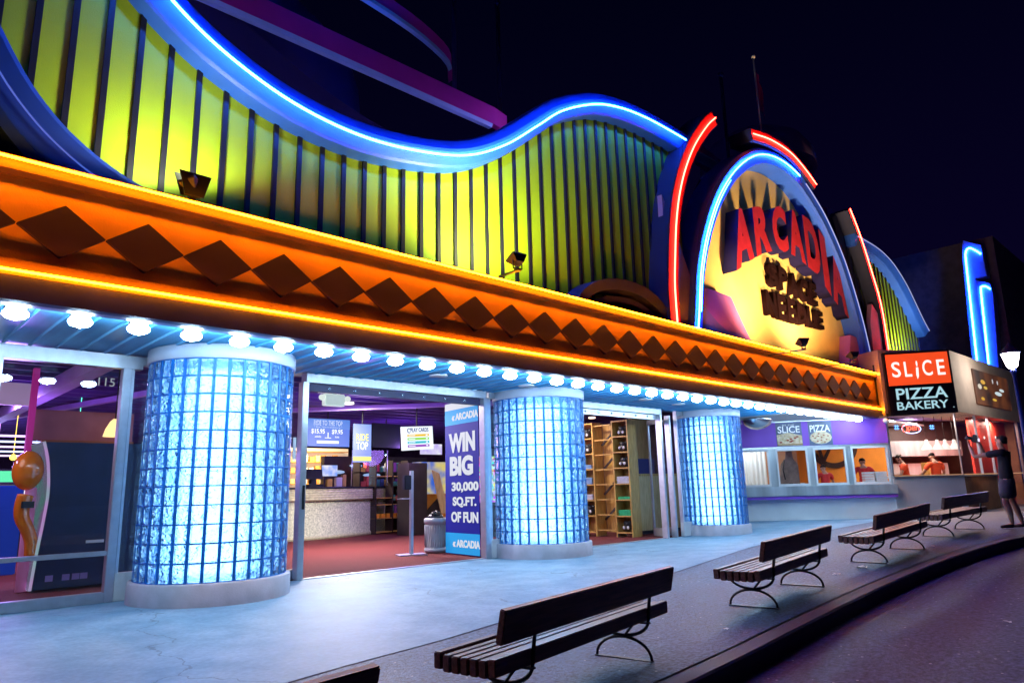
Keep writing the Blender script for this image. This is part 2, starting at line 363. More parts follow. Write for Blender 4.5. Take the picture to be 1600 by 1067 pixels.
def ss(t): t=min(1,max(0,t)); return t*t*(3-2*t)
def G(x,y):
    a=.27*ss((x-7)/9.5)-.12*ss((7.5-x)/3.5); b_=.12*ss((x-15)/6); w_=ss((9-y)/4); return a*w_+b_*(1-w_)

# ============================================================ GROUND
KC=smooth([(-60,-18),(-30,-7.5),(-15,-2.2),(-5,1.2),(0,2.35),(2.6,2.78),(4.29,2.938),(5.6,2.992),(6.83,3.044),(7.7,3.117),(8.71,3.191),(9.78,3.226),(10.91,3.218),(12.06,3.162),(13.21,3.055),(14.33,2.892),(17,2.25),(22,.3),(30,-4),(45,-14),(70,-34)],6)
KC=[(p.x,p.y) for p in KC]
def kc(x): return interp(KC,x)
JT=[(-60,-9),(-15,.9),(-5,3.5),(3.12,5.23),(4.9,5.50),(6.3,5.62),(8.45,5.85),(11.9,6.48),(17.4,6.97),(24,7.2),(70,7.3)]
def jt(x): return interp(JT,x)
xs=[-60,-40,-25,-15]+[-10+.25*i for i in range(161)]+[33,36,40,50,60,70]
def sheet(name, lo, hi, ny, dz, mat):
    vs=[];fs=[]
    for x in xs:
        a,b_=lo(x),hi(x)
        for j in range(ny+1):
            y=a+(b_-a)*j/ny; vs.append((x,y,G(x,y)+dz))
    n=ny+1
    for i in range(len(xs)-1):
        for j in range(ny): fs.append((i*n+j,(i+1)*n+j,(i+1)*n+j+1,i*n+j+1))
    mb=MB(); mb.add(vs,fs,True); return struct(mb.build(name,mat))
sheet('concrete_forecourt', lambda x: jt(x)+.016, lambda x: (9.97 if x<17.6 else 14), 10, 0, 'concrete')
sheet('asphalt_sidewalk', lambda x: kc(x)+.205, lambda x: jt(x)-.008, 8, -.002, 'asphalt')
sheet('joint_bed', lambda x: kc(x)+.05, lambda x: jt(x)+.06, 2, -.03, 'black')
sheet('road', lambda x: -80, lambda x: kc(x)+.02, 14, -.15, 'road')
kb=MB(); vs=[];fs=[]
sec=[(.175,-.25),(.175,-.002),(.02,-.002),(.004,-.018),(-.01,-.25)]
for (x,y) in KC:
    for d,z in sec: vs.append((x,y+d,G(x,y)+z))
for i in range(len(KC)-1):
    for j in range(4): fs.append((i*5+j,(i+1)*5+j,(i+1)*5+j+1,i*5+j+1))
kb.add(vs,fs); struct(kb.build('kerb','kerb'))
struct(MB().box(-300,300,-300,300,-1.2,-.6).build('ground','road'))

# ============================================================ ARCADE FACADE
CO=[(-.6,10.2),(.2,9.1),(1.0,8.2),(1.6,7.55),(2.22,6.98),(2.88,6.58),(3.74,6.28),(4.7,6.17),(5.68,6.26),(6.67,6.51),(7.52,6.98),(8.32,7.62),(9.02,8.18),(9.98,8.68),(10.81,8.92),(11.71,9.03),(12.67,9.05),(13.5,9.04)]
COs=[(p.x,p.y) for p in smooth(CO,6)]
fac=empty('arcade_facade',(6.5,8.3,4.3),'wavy yellow-green striped upper wall edged with a blue neon band','facade')
def wall_poly(cs, xa, xb, zb):
    top=[p for p in cs if xa<=p[0]<=xb]; return [(top[0][0],zb)]+top+[(top[-1][0],zb)]
MB().prism(wall_poly(COs,-.6,13.6,4.28),8.32,8.6).build('striped_wall','green',fac)
b=MB()
for k in range(-3,40):
    x=1.02+.3395*k
    if x>13.3: break
    b.box(x-.032,x+.032,8.285,8.33,4.28,interp(COs,x)-.08)
b.build('batten','batten',fac)
SEC=[(-.24,8.06),(-.21,8.02),(-.03,7.92),(.02,7.92),(.16,7.97),(.19,8.0),(.19,8.45),(-.24,8.45)]
cor=MB().ribbon(COs,SEC).build('cornice','cornice',fac)
def neon(path, y, r=.017, mat='neon_blue', parent=None, name='neon_tube', n=6):
    return MB().tube([(x,y,z) for x,z in path],r,n).build(name,mat,parent)
i0=[i for i,p in enumerate(COs) if p[0]>-.4][0]
neon([(x,z-.12) for x,z in COs if x<=13.35],7.84,parent=fac)
# lower left ribbon
RB=[(p.x,p.y) for p in smooth([(-.4,7.6),(.1,6.5),(.6,5.55),(.95,5.06),(1.35,4.70),(1.85,4.42),(2.5,4.2)],6)]
MB().ribbon(RB,[(-.24,7.98),(-.2,7.94),(.2,8.0),(.26,8.05),(.26,8.4),(-.24,8.4)]).build('lower_cornice','navyblue',fac)
neon([(x,z) for x,z in RB],7.93,.010,'neon_off',fac,'unlit_neon_tube')
MB().ribbon([(x-.05,z-.34) for x,z in RB],[(-.05,7.9),(.06,7.9),(.06,8.3),(-.05,8.3)]).build('lower_rim','navyblue',fac)
# right mirrored part
def mir(p): return [(36.8-x,z) for x,z in p][::-1]
COr=[p for p in mir(COs) if 23.3<=p[0]<=29.75]
facr=empty('arcade_facade',(27,8.3,4.3),'green striped wall sloping down right of the oval sign','facade')
MB().prism(wall_poly(COr,23.3,29.75,3.5),8.32,8.6).build('striped_wall','green',facr)
b=MB()
for k in range(19):
    x=23.5+.3395*k
    b.box(x-.032,x+.032,8.285,8.33,3.5,interp(COr,x)-.08)
b.build('batten','batten',facr)
MB().ribbon(COr,SEC).build('cornice','cornice',facr)
neon(COr,7.885,.012,'white_tube',facr)
MB().prism([(-6,4.2),(31,4.2),(31,4.45),(-6,4.45)],8.6,8.9).build('rear_parapet','navy',fac)
# small arched hump on the ledge
hp=[(p.x,p.y) for p in smooth([(9.1,4.1),(9.5,4.62),(10.1,4.93),(10.9,5.03),(11.5,4.95),(11.95,4.72),(12.2,4.3)],5)]
M['plum']=pm('plum_paint',(.02,.02,.16),.6,var=.15)
MB().ribbon(hp,[(-.10,7.95),(.10,7.9),(.12,8.3),(-.12,8.3)]).build('arched_hood','plum',fac)
MB().ribbon([(x*.86+1.5,z*.8+.72) for x,z in hp],[(-.05,8.0),(.06,8.0),(.06,8.3),(-.06,8.3)]).build('arched_hood_rib','plum',fac)

# saucer behind the wall: dark blue body with horizontal purple rings
sau=empty('saucer_tower',(4,10,8),'dark blue saucer shape with purple rings behind the wavy wall','tower')
def arcbeam(mb, z0, z1, pts, t=.35):
    n=len(pts)
    vs=[]
    for x,y in pts: vs += [(x,y,z0),(x,y,z1),(x,y+t,z1),(x,y+t,z0)]
    fs=[]
    for i in range(n-1):
        for j in range(4): fs.append((i*4+j,(i+1)*4+j,(i+1)*4+(j+1)%4,i*4+(j+1)%4))
    fs += [(0,1,2,3),tuple((n-1)*4+j for j in (3,2,1,0))]
    mb.add(vs,fs); return mb
arcbeam(MB(),8.10,8.46,[(-5,9.1),(8.45,9.1),(8.85,9.18)],.12).build('ring_band','purple',sau)
MB().prismx([(9.10,8.095),(9.13,8.03),(9.22,8.03),(9.22,8.095)],-5,8.4).build('ring_underside','cyan',sau)
bB=[(p.x,p.y) for p in smooth([(-3,9.0),(2,9.05),(5.7,9.2),(7.6,9.6),(8.3,10.2)],5)]
arcbeam(MB(),9.50,9.76,bB,.12).build('ring_band','purple',sau)
arcbeam(MB(),9.42,9.495,[(x,y-.02) for x,y in bB[:-3]],.1).build('ring_underside','cyan',sau)
MB().lathe([(1.5,6.0),(3.4,6.6),(4.9,7.3),(5.7,8.0),(5.6,9.1),(4.6,10.2),(3.2,11.2),(.1,11.8)],(2.6,15.2,.4),48).build('saucer_body','navyblue',sau)
MB().prism([(-.5,4.5)]+[(p.x,p.y) for p in smooth([(-.5,11),(1.5,9.3),(3,8.4),(5,7.5),(7,7.2),(9,7.8),(9.5,8.0)],5)]+[(9.5,4.5)],9.3,9.5).build('inner_wall','navy',sau)
MB().tube([(x,8.50,z+.08) for x,z in COs if 0<x<9.5],.02,5).build('cove_tube',em('cove_glow',(.62,.26,.85),20),sau)  # added unseen tube behind the cornice, brightens the purple rings

# ============================================================ CANOPY
can=empty('marquee_canopy',(10.7,7.5,3),'long orange canopy fascia with maroon diamonds and two orange neon lines','canopy')
XL,XR=-6,22.4
MB().box(XL,XR,7.62,7.8,3.2,4.34).build('fascia_panel','orange',can)
MB().prismx([(7.50,4.22),(7.50,4.36),(7.56,4.385),(8.0,4.385),(8.0,4.34),(7.62,4.34),(7.62,4.20)],XL,XR+.12).build('upper_trim','orange_trim',can)
MB().prismx([(7.50,3.22),(7.50,3.365),(7.62,3.375),(7.62,3.20)],XL,XR+.12).build('lower_trim','orange_trim',can)
MB().prismx([(7.50,3.215),(7.54,3.0),(7.60,2.985),(7.72,2.985),(7.72,3.195)],XL,XR+.12).build('edge_band','edge',can)
MB().box(XR,XR+.12,7.502,8.2,3.22,4.34).build('end_panel','orange_trim',can)
MB().box(XL,31,7.8,8.6,4.19,4.27).build('roof_ledge','edge',can)
MB().tube([(XL,7.42,4.30),(XR+.05,7.42,4.30)],.012,6).build('neon_tube','neon_orange',can)
MB().tube([(XL,7.445,3.25),(XR+.05,7.445,3.25)],.012,6).build('neon_tube','neon_orange',can)
ds=.7465
for k in range(-3,28):
    x=2.08+ds*(k-1)+.0
    if x<-.2: continue
    hw=ds/2-.001
    if x+hw>22.25: break
    MB().prism([(x-hw,3.74),(x,3.475),(x+hw,3.74),(x,4.005)],7.565,7.635).build('diamond','diamond',can,.004)
# soffit with standing ribs
b=MB().box(XL,18.4,7.72,10.3,3.05,3.10); b.box(18.4,22.5,7.72,7.95,3.05,3.10)
k=0; x=1.28-.265*27
while x<18.3:
    b.add([(x-.018,7.73,3.05),(x-.008,7.73,3.025),(x+.008,7.73,3.025),(x+.018,7.73,3.05),(x-.018,9.99,3.05),(x-.008,9.99,3.025),(x+.008,9.99,3.025),(x+.018,9.99,3.05)],
          [(0,1,5,4),(1,2,6,5),(2,3,7,6),(0,3,2,1),(4,5,6,7)])
    x+=.265
b.build('soffit','soffit',can)
MB().box(18.4,31,7.95,16,3.02,3.08).build('white_soffit','white',can)
for x_,y_ in ((6.9,8.9),(8.9,8.9),(12.5,8.9),(13.9,9.0)):
    MB().lathe([(.001,-.004),(.13,-.004),(.15,.0),(.15,.02)],(x_,y_,3.02),20).build('recessed_light','white',can)

# row of globe lights
ORD=['first','second','third','fourth','fifth','sixth','seventh','eighth','ninth','tenth','eleventh','twelfth','thirteenth','fourteenth','fifteenth','sixteenth','seventeenth','eighteenth','nineteenth']
def ordw(n):
    if n<=19: return ORD[n-1]
    t,u=divmod(n,10); T={2:'twenty',3:'thirty',4:'forty'}; TH={2:'twentieth',3:'thirtieth',4:'fortieth'}
    return TH[t] if u==0 else T[t]+'-'+ORD[u-1]
gl0=empty('ceiling_light',(1.075,7.83,3.04))
MB().lathe([(.001,0),(.098,0),(.098,-.018),(.090,-.022),(.090,-.03),(.098,-.034),(.098,-.055),(.07,-.064)],(1.075,7.83,3.04),28).build('metal_ring','chrome',gl0)
MB().lathe([(.07,-.062),(.090,-.072),(.107,-.092),(.106,-.114),(.087,-.136),(.05,-.150),(.018,-.154),(.010,-.164),(.001,-.165)],(1.075,7.83,3.04),28).build('glass_globe','globe',gl0)
for n in range(-2,39):
    o=gl0 if n==0 else copy_tree(gl0)
    o.location=(1.075+.533*n,7.83,3.04)
    lab = 'lit white globe lamp under the canopy edge, %s of the row from the left'%ordw(n+1) if n>=0 else 'lit white globe lamp under the canopy beyond the left edge of the photo'
    tag(o,lab,'ceiling light','globe lights along the canopy edge')

# ============================================================ COLUMNS
def column(xc,yc,R,label):
    c=empty('glass_block_column',(xc,yc,0),label,'column','glass block columns at the entrances')
    MB().lathe([(.01,.25),(R,.25),(R+.055,.245),(R+.065,.23),(R+.07,.02),(R+.07,-.05)],(xc,yc,0),72).build('base_ring','colbase',c)
    MB().lathe([(R,2.87),(R+.03,2.87),(R+.035,2.875),(R+.035,3.045),(.01,3.045)],(xc,yc,0),72).build('cap_ring','colcap',c)
    N,rows=32,12; z0,z1=.25,2.87; rh=(z1-z0)/rows; gb=MB(); mo=MB()
    for i in range(N):
        a=2*math.pi*i/N; m=Matrix.Translation((xc,yc,0))@Matrix.Rotation(a,4,'Z')
        for j in range(rows):
            zc=z0+rh*(j+.5)
            # pillow shaped block
            h=rh/2-.010; w2=.066*R/.86; d=.038
            P=[]
            for (dx,s_) in ((0,1.),(.010,.80)):
                P.append([(dx,-w2*s_,-h*(s_ if s_==1 else .86)),(dx,w2*s_,-h*(s_ if s_==1 else .86)),(dx,w2*s_,h*(s_ if s_==1 else .86)),(dx,-w2*s_,h*(s_ if s_==1 else .86))])
            vs=[Vector((R-.02+d*0+q[0]+.022,q[1],q[2]+zc)) for q in P[0]]+[Vector((R-.02+.022+q[0],q[1],q[2]+zc)) for q in P[1]]+[Vector((R-.05,q[1]*.95,q[2]+zc)) for q in P[0]]
            vs=[m@v for v in vs]
            fs=[(4,5,6,7),(0,1,5,4),(1,2,6,5),(2,3,7,6),(3,0,4,7),(8,9,1,0),(9,10,2,1),(10,11,3,2),(11,8,0,3),(11,10,9,8)]
            gb.add(vs,fs)
        a2=a+math.pi/N; m2=Matrix.Translation((xc,yc,0))@Matrix.Rotation(a2,4,'Z')
        mo.add([m2@Vector(q) for q in ((.94*R,-.017,z0),(R+.014,-.017,z0),(R+.014,.017,z0),(.94*R,.017,z0),(.94*R,-.017,z1),(R+.014,-.017,z1),(R+.014,.017,z1),(.94*R,.017,z1))],[(0,3,2,1),(4,5,6,7),(0,1,5,4),(1,2,6,5),(2,3,7,6),(3,0,4,7)])
    for j in range(rows+1):
        z=z0+rh*j; mo.lathe([(.94*R,z-.007),(R+.013,z-.008),(R+.013,z+.008),(.94*R,z+.007),(.94*R,z-.007)],(xc,yc,0),64)
    gb.build('glass_blocks','glassblock',c); mo.build('mortar_grid','mortar',c)
    MB().lathe([(R-.095,.26),(R-.095,2.86)],(xc,yc,0),64).build('frosted_lining','film',c)
    MB().lathe([(.01,.3),(.58*R,.3),(.58*R,2.78),(.01,2.78)],(xc,yc,0),32).build('inner_lamp','core',c)
column(3.64,9.35,.88,'glowing blue glass block column at the left, nearest the camera')
column(9.86,9.56,.86,'glowing blue glass block column between the two open doorways')
column(16.26,9.70,.79,'glowing blue glass block column farthest right, before the pizza counter')

# ============================================================ ARCH SIGN
sg=empty('arch_sign',(18.3,8.1,4.3),'tall oval cream sign with red and black raised letters and a blue neon rim','sign')
RG=[(13.12,4.3),(13.3,5.07),(13.5,5.92),(13.95,6.95),(14.68,8.05),(15.7,9.05),(16.9,9.78),(18.15,10.06),(19.4,9.93),(20.4,9.45),(21.15,8.9),(22.06,7.86),(22.78,6.4),(23.15,5.2),(23.3,4.3)]
RGs=[(p.x,p.y) for p in smooth(RG,6)]
MB().prism(RGs,8.44,8.55).build('board','cream',sg)
MB().ribbon(RGs,[(-.26,8.0),(-.22,7.93),(0,7.93),(.12,7.90),(.20,7.95),(.20,8.58),(-.26,8.58)]).build('rim','cornice',sg)
neon([p for p in RGs if p[0]<19.55],7.88,.016,'neon_blue',sg)
neon([p for p in RGs if p[0]<17 and p[1]<9.5 and p[1]>4.6] and [(x+.07,z-.03) for x,z in RGs if x<15.2 and z>4.9],7.88,.010,'neon_blue',sg)
neon([p for p in RGs if p[0]>19.6],7.88,.014,'white_tube',sg)
MB().prism([(13.9,5.62),(15.12,5.60),(15.5,5.12),(16.2,4.25),(13.7,4.25)],8.10,8.43).build('magenta_wedge','wedge',sg,.01)
MB().prism([(22.30,5.62),(23.2,5.60),(23.2,4.25),(21.75,4.25),(22.0,4.8)],8.10,8.43).build('magenta_wedge','wedge',sg,.01)
zb=[(14.5,5.95),(14.71,6.03),(15.8,6.62),(16.8,7.02),(17.8,7.18),(18.6,7.10),(19.6,6.85),(20.3,6.42),(21.3,5.98),(21.6,5.9)]
zt=[(14.5,7.55),(14.97,7.68),(15.85,7.95),(16.8,8.28),(17.9,8.50),(18.9,8.57),(19.8,8.45),(20.5,8.10),(21.5,7.70),(21.7,7.6)]
ZB=[(p.x*1.04,1.2+(p.y-1.2)*1.04) for p in smooth(zb,4)]; ZT=[(p.x*1.04,1.2+(p.y-1.2)*1.04) for p in smooth(zt,4)]
def warp_letter(ch,xl,xr,fb,ft,yf,yb,m1,m2,off=.035,nm='letter'):
    me=text_mesh(ch,1,.5,off); xs_=[v.co.x for v in me.vertices]; ys_=[v.co.y for v in me.vertices]
    a0,a1,b0,b1=min(xs_),max(xs_),min(ys_),max(ys_)
    for v in me.vertices:
        u=(v.co.x-a0)/(a1-a0); t=(v.co.y-b0)/(b1-b0); x=xl+(xr-xl)*u
        v.co=Vector((x, yf+(yb-yf)*(.5-v.co.z), fb(x)+(ft(x)-fb(x))*t))
    me.materials.append(M[m1]); me.materials.append(M[m2])
    me.update()
    for p in me.polygons: p.material_index = 0 if p.normal.y<-.7 else 1
    o=bpy.data.objects.new(nm,me); col.objects.link(o); attach(o,sg); return o
for ch,xl,xr in zip('ARCADIA',(14.72,15.86,16.93,17.90,18.94,19.98,20.52),(15.72,16.76,17.80,18.84,19.86,20.38,21.52)):
    xl,xr=[18.95+(q_*1.04-18.95)*.965 for q_ in (xl,xr)]
    warp_letter(ch,xl,xr,lambda x:interp(ZB,x),lambda x:interp(ZT,x),8.06,8.43,'letter_red','letter_side',.055)
def word(chars, x0, widths, gap, fb, ft):
    x=x0*1.03
    for ch,w_ in zip(chars,widths):
        warp_letter(ch,x,x+w_,fb,ft,8.30,8.43,'letter_dark','letter_dark',.04); x+=w_+gap
word('SPACE',17.15,(.50,.52,.58,.51,.49),.10,lambda x:6.36+.05*math.sin((x-16.5)*1.1),lambda x:7.03+.06*math.sin((x-16.5)*1.1))
word('NEEDLE',16.85,(.56,.49,.49,.54,.47,.51),.10,lambda x:5.59-.05*math.sin((x-16.4)*.9),lambda x:6.20+.05*math.sin((x-16.4)*.9))

# curved red neon fins beside and above the oval
def fin(path, label, wl, y0=7.85, y1=8.5, tube=True, off=0):
    f=empty('red_neon_fin',(path[0][0],8.1,path[0][1]),label,'neon fin','curved red neon fins around the oval sign')
    ps=[(p.x,p.y) for p in smooth(path,6)]
    MB().ribbon(ps,[(-wl/2,y0+.02),(-wl/2+.03,y0),(wl/2-.03,y0),(wl/2,y0+.02),(wl/2,y1),(-wl/2,y1)]).build('fin_body','navy',f)
    MB().ribbon(ps,[(-wl/2+.02,y0-.004),(-wl/2+.02,y0-.012),(wl/2-.02,y0-.012),(wl/2-.02,y0-.004)]).build('red_face','redpaint',f)
    neon([(x,z) for x,z in ps],y0-.045,.017,'neon_red',f); return f
LF=[(12.25,4.3),(12.26,5.25),(12.36,5.96),(12.50,6.72),(12.72,7.44),(13.06,8.16),(13.55,8.9),(14.2,9.62),(14.62,9.98)]
fin(LF,'tall curved red neon fin left of the oval sign',.40)
fin([(x,z) for x,z in [(24.72,4.3),(24.78,5.1),(24.68,6.84),(24.15,8.07),(23.55,9.15),(22.98,9.87)]][::-1],'slender red neon fin right of the oval sign',.17,7.9)
f3=fin([(16.55,10.24),(17.6,10.42),(18.75,10.43),(19.6,10.22),(20.35,9.92)],'short red neon arc on top of the oval sign',.34)
# mauve support shapes
MB().prism([(12.3,4.2)]+[(p.x,p.y) for p in smooth([(12.35,7.4),(12.75,6.75),(13.1,6.0),(13.5,5.35),(14.2,4.85),(15.4,4.4)],5)]+[(15.4,4.2)],8.02,8.14).build('lower_web','mauve',sg)
MB().prism([(24.7,4.2),(24.7,6.6),(24.2,6.9),(23.85,6.2),(23.75,5.3),(23.3,4.75),(22.4,4.45),(22.4,4.2)],7.99,8.13).build('lower_web','mauve',sg)
MB().prism([(12.6,6.5),(13.0,7.6),(13.5,8.4),(13.9,8.9),(13.5,7.6),(13.2,6.5),(12.9,5.9)],8.3,8.5).build('upper_web','navy',sg)
MB().prism([(24.6,6.5),(24.2,7.6),(23.6,8.8),(22.9,9.8),(22.6,9.6),(23.2,8.0),(23.7,6.6),(24.0,5.6)],8.3,8.5).build('upper_web','navy',sg)
MB().prism([(13.2,4.3),(23.4,4.3),(23.2,6),(22.4,7.6),(21,9.2),(18.2,10),(15.5,9),(14,7),(13.3,5.5)],8.56,8.9).build('backing','navy',sg)
rg=empty('roof_ring',(18,9,10),'purple horizontal ring beams showing behind the oval sign','roof beam')
arcbeam(MB(),9.86,10.22,[(14.9,8.9),(17.4,9.2)]).build('ring_beam','purple',rg)
arcbeam(MB(),9.98,10.3,[(23.3,8.7),(25.1,8.75)]).build('ring_beam','purple',rg)
arcbeam(MB(),7.6,7.95,[(29.2,8.75),(31.2,8.8)]).build('ring_beam','purple',rg)
MB().prismx([(8.72,9.92),(8.72,9.975),(8.99,9.975),(8.99,9.92)],23.4,24.9).build('beam_edge','cyan',rg)
MB().prismx([(8.9,9.80),(8.9,9.855),(9.2,9.855),(9.2,9.80)],14.9,16.9).build('beam_edge','cyan',rg)
dm=MB().lathe([(1.9,0),(1.85,.5),(1.55,1.0),(1.0,1.35),(.1,1.5)],(21.6,10.2,11.45),32).build('roof_dome','mauve')
tag(dm,'dim mauve dome rising behind the top of the oval sign','dome')
# flagpoles and masts
fp=empty('flagpole',(18.1,8.3,10.3),'thin flagpole with a drooping flag above the oval sign','flagpole')
MB().tube([(18.1,8.3,10.2),(18.11,8.3,13.4)],.028,8).ell((18.11,8.3,13.44),(.06,.06,.06)).build('pole','white',fp)
fl=MB(); vs=[];fs=[]
for i in range(9):
    for j in range(7):
        vs.append((18.13+.042*j*(1+.25*i/8), 8.3+.04*math.sin(j*1.6+i*.5), 13.1-.14*i-.07*j))
for i in range(8):
    for j in range(6): fs.append((i*7+j,i*7+j+1,(i+1)*7+j+1,(i+1)*7+j))
fl.add(vs,fs,True); fl.build('flag','purple',fp)
for x,y,za,zb_,lab in ((17.2,8.9,9,12.75,'faint thin mast left of the flagpole'),(10.2,10.8,9,12.6,'dim short mast above the dip of the blue neon'),(24.2,10.5,10,13.6,'faint short mast right of the flagpole'),(8.6,10.5,9,12.9,'faint tall mast near the top edge of the photo')):
    tag(MB().tube([(x,y,za),(x,y,zb_)],.05,8).ell((x,y,zb_),(.08,.08,.1)).build('roof_mast','navy'),lab,'mast','masts on the roof')

# floodlights
def flood(x,y,z,aim,lab,power,color,size=R_(70),blend=.5,s=1.):
    f=empty('floodlight',(x,y,z),lab,'floodlight','floodlights on the canopy ledge')
    d=(Vector(aim)-Vector((x,y,z+.18))).normalized(); q=d.to_track_quat('-Z','Y'); r3=q.to_matrix()
    MB().box(x-.05*s,x+.05*s,y-.04,y+.04,z-.02,z+.02).tube([(x-.13*s,y,z+.20*s),(x-.13*s,y,z+.02),(x+.13*s,y,z+.02),(x+.13*s,y,z+.20*s)],.012,6).build('bracket','black',f)
    if y<7.5: MB().box(x-.02,x+.02,y,7.6,z-.02,z+.005).build('arm','black',f)
    c=Vector((x,y,z+.2*s)); mb=MB()
    m=Matrix.Translation(c)@r3.to_4x4()
    for a in ((.10,.08,.07,-.07,.15,.12),):
        w1,h1,zb0,zf,w2,h2=[q_*s for q_ in a]
        vs=[m@Vector(p)*1 for p in ((-w1,-h1,zb0),(w1,-h1,zb0),(w1,h1,zb0),(-w1,h1,zb0),(-w2-.02,-h2-.02,zf),(w2+.02,-h2-.02,zf),(w2+.02,h2+.02,zf),(-w2-.02,h2+.02,zf))]
        mb.add(vs,[(0,1,2,3),(0,4,5,1),(1,5,6,2),(2,6,7,3),(3,7,4,0)])
        rim=[m@Vector(p) for p in ((-w2-.02,-h2-.02,zf-.03),(w2+.02,-h2-.02,zf-.03),(w2+.02,h2+.02,zf-.03),(-w2-.02,h2+.02,zf-.03),(-w2,-h2,zf-.03),(w2,-h2,zf-.03),(w2,h2,zf-.03),(-w2,h2,zf-.03),
             (-w2-.02,-h2-.02,zf),(w2+.02,-h2-.02,zf),(w2+.02,h2+.02,zf),(-w2-.02,h2+.02,zf))]
        mb.add(rim,[(0,1,5,4),(1,2,6,5),(2,3,7,6),(3,0,4,7),(0,8,9,1),(1,9,10,2),(2,10,11,3),(3,11,8,0)])
    mb.build('housing','black',f)
    ln=MB(); ln.add([m@Vector(p) for p in ((-w2,-h2,zf+.02),(w2,-h2,zf+.02),(w2,h2,zf+.02),(-w2,h2,zf+.02))],[(0,1,2,3)])
    ln.build('lens',em('flood_lens',color,8),f)
    L=bpy.data.lights.new('flood_beam','SPOT'); L.energy=power; L.color=color; L.spot_size=size; L.spot_blend=blend; L.shadow_soft_size=.17
    o=bpy.data.objects.new('flood_beam',L); col.objects.link(o); o.matrix_world=Matrix.Translation(c+d*.13)@r3.to_4x4(); 
    return f
fl1=flood(2.5,7.60,4.42,(1.9,8.3,7.4),'wide dark floodlight on the ledge at the left, by the bare striped wall',250,(.95,1,.60),R_(160),.3,.62)
MB().prism([(2.40,4.46),(2.60,4.46),(2.68,4.70),(2.32,4.70)],7.665,7.675).build('visor','black',fl1)  # added plate, shaped to cut the beam's lower edge on the wall
MB().prism([(2.40,4.42),(2.60,4.42),(2.67,4.68),(2.33,4.68)],7.525,7.54).build('shield','black',fl1)  # added plate, hides the brightly lit cutoff behind it
flood(7.08,7.2,4.42,(7.2,8.3,6.8),'small floodlight lighting the brightest yellow-green part of the wall',950,(1,.98,.40),R_(165),.9,.7)
flood(27.0,7.3,4.6,(27.2,8.3,6.6),'floodlight lighting the green striped wing right of the oval sign',700,(1,.98,.55),R_(150),.9)
flood(15.7,6.75,4.16,(17.0,8.44,8.3),'floodlight below the black letters, left of the pair',1600,(1,.64,.27),R_(130),1.0,.7)
flood(18.6,6.75,4.18,(19.6,8.44,8.3),'floodlight by the magenta wedge, right of the pair',1600,(1,.64,.27),R_(130),1.0,.7)

# ============================================================ STOREFRONT FRAMES
YD=9.95
def vbar(mb,x0,x1,z0=0,z1=3.0,y0=9.90,y1=10.0): mb.box(x0,x1,y0,y1,z0,z1)
s1=empty('glass_storefront',(0,YD,0),'fixed glass storefront with aluminium frame left of the first column','storefront')
b=MB(); vbar(b,-6,2.80,2.86,3.03,9.88,10.02); b.build('head_rail','alu',s1,.006)
b=MB(); vbar(b,-6,2.57,0,.12,9.89,10.01); b.build('bottom_rail','alu',s1,.006)
b=MB(); vbar(b,-6,2.57,.545,.60,9.91,9.99); b.build('mid_rail','alu',s1,.004)
for x0,x1 in ((1.22,1.30),(2.57,2.67),(-1.6,-1.5)):
    b=MB(); vbar(b,x0,x1,0,2.86,9.885,10.015); b.build('mullion','alu',s1,.006)
MB().box(-6,2.57,9.945,9.951,.12,2.86).build('glass_pane','glass',s1)
text('door_number','115',(2.40,9.935,2.62),(1,0,0),(0,0,1),.105,em('white_decal',(.8,.85,1),.35),s1,extrude=.001)
def ret(x0,x1,lab):   # short glazed return beside each column
    r=empty('glazed_return',((x0+x1)/2,YD,0),lab,'side panel','narrow glazed panels beside the columns')
    MB().box(x0,x1,9.90,10.0,0,.33).build('kick_panel','white',r,.004)
    MB().box(x0,x1,9.94,9.946,.33,2.92).build('glass_pane','glass',r)
    MB().box(x0,x1,9.90,10.0,2.92,3.03).build('head','alu',r,.004)
    b=MB(); b.box(x0,x0+.035,9.9,10.0,.33,2.92); b.build('jamb','alu',r,.003)
ret(2.675,3.02,'narrow glazed panel with white kick plate left of the first column')
ret(8.88,9.38,'narrow glazed panel with white kick plate left of the middle column')
ret(15.15,15.80,'narrow glazed panel left of the last column')
def entrance(xl,xr,lab,rail):
    e=empty('sliding_door_frame',((xl+xr)/2,YD,0),lab,'door frame')
    MB().box(xl-.05,xr+.05,9.86,10.04,2.90,3.04).build('header','alu',e,.006)
    MB().box(xl,xr,9.98,10.06,2.78,2.895).build('track_rail',rail,e)
    k=MB()
    for i in range(7): k.tube([(xl+.4+i*(xr-xl-.8)/6,9.975,2.84),(xl+.4+i*(xr-xl-.8)/6,9.96,2.84)],.022,10)
    k.build('track_rollers','chrome',e)
    MB().box(xl,xr,9.93,10.02,0,.012).build('threshold','alu',e)
    return e
e2=entrance(5.16,8.74,'open sliding door frame between the first and middle columns','edge')
b=MB(); b.box(5.06,5.16,9.87,10.02,0,2.9); b.build('jamb','alu',e2,.006)
b=MB(); b.box(8.72,8.80,9.87,10.02,0,2.9); b.build('jamb','alu',e2,.006)
for i,(y,x0) in enumerate(((10.06,4.84),(10.14,4.80))):
    MB().box(x0,x0+.05,y,y+.05,.03,2.8).build('door_stile','alu',e2,.004)
MB().box(4.86,5.05,10.09,10.097,.15,2.78).build('door_glass','glass_dark',e2)
b=MB(); b.box(4.80,5.16,10.03,10.17,0,.14); b.build('door_rail','alu',e2,.004)
MB().box(5.10,5.135,9.845,9.87,1.0,1.35).build('door_pull','black',e2,.004)
MB().box(4.92,4.97,9.855,9.87,1.72,2.05).build('notice_sticker','white',e2)
b=MB(); b.box(8.80,8.88,9.90,10.1,0,2.9); b.build('door_stile','alu',e2,.004)
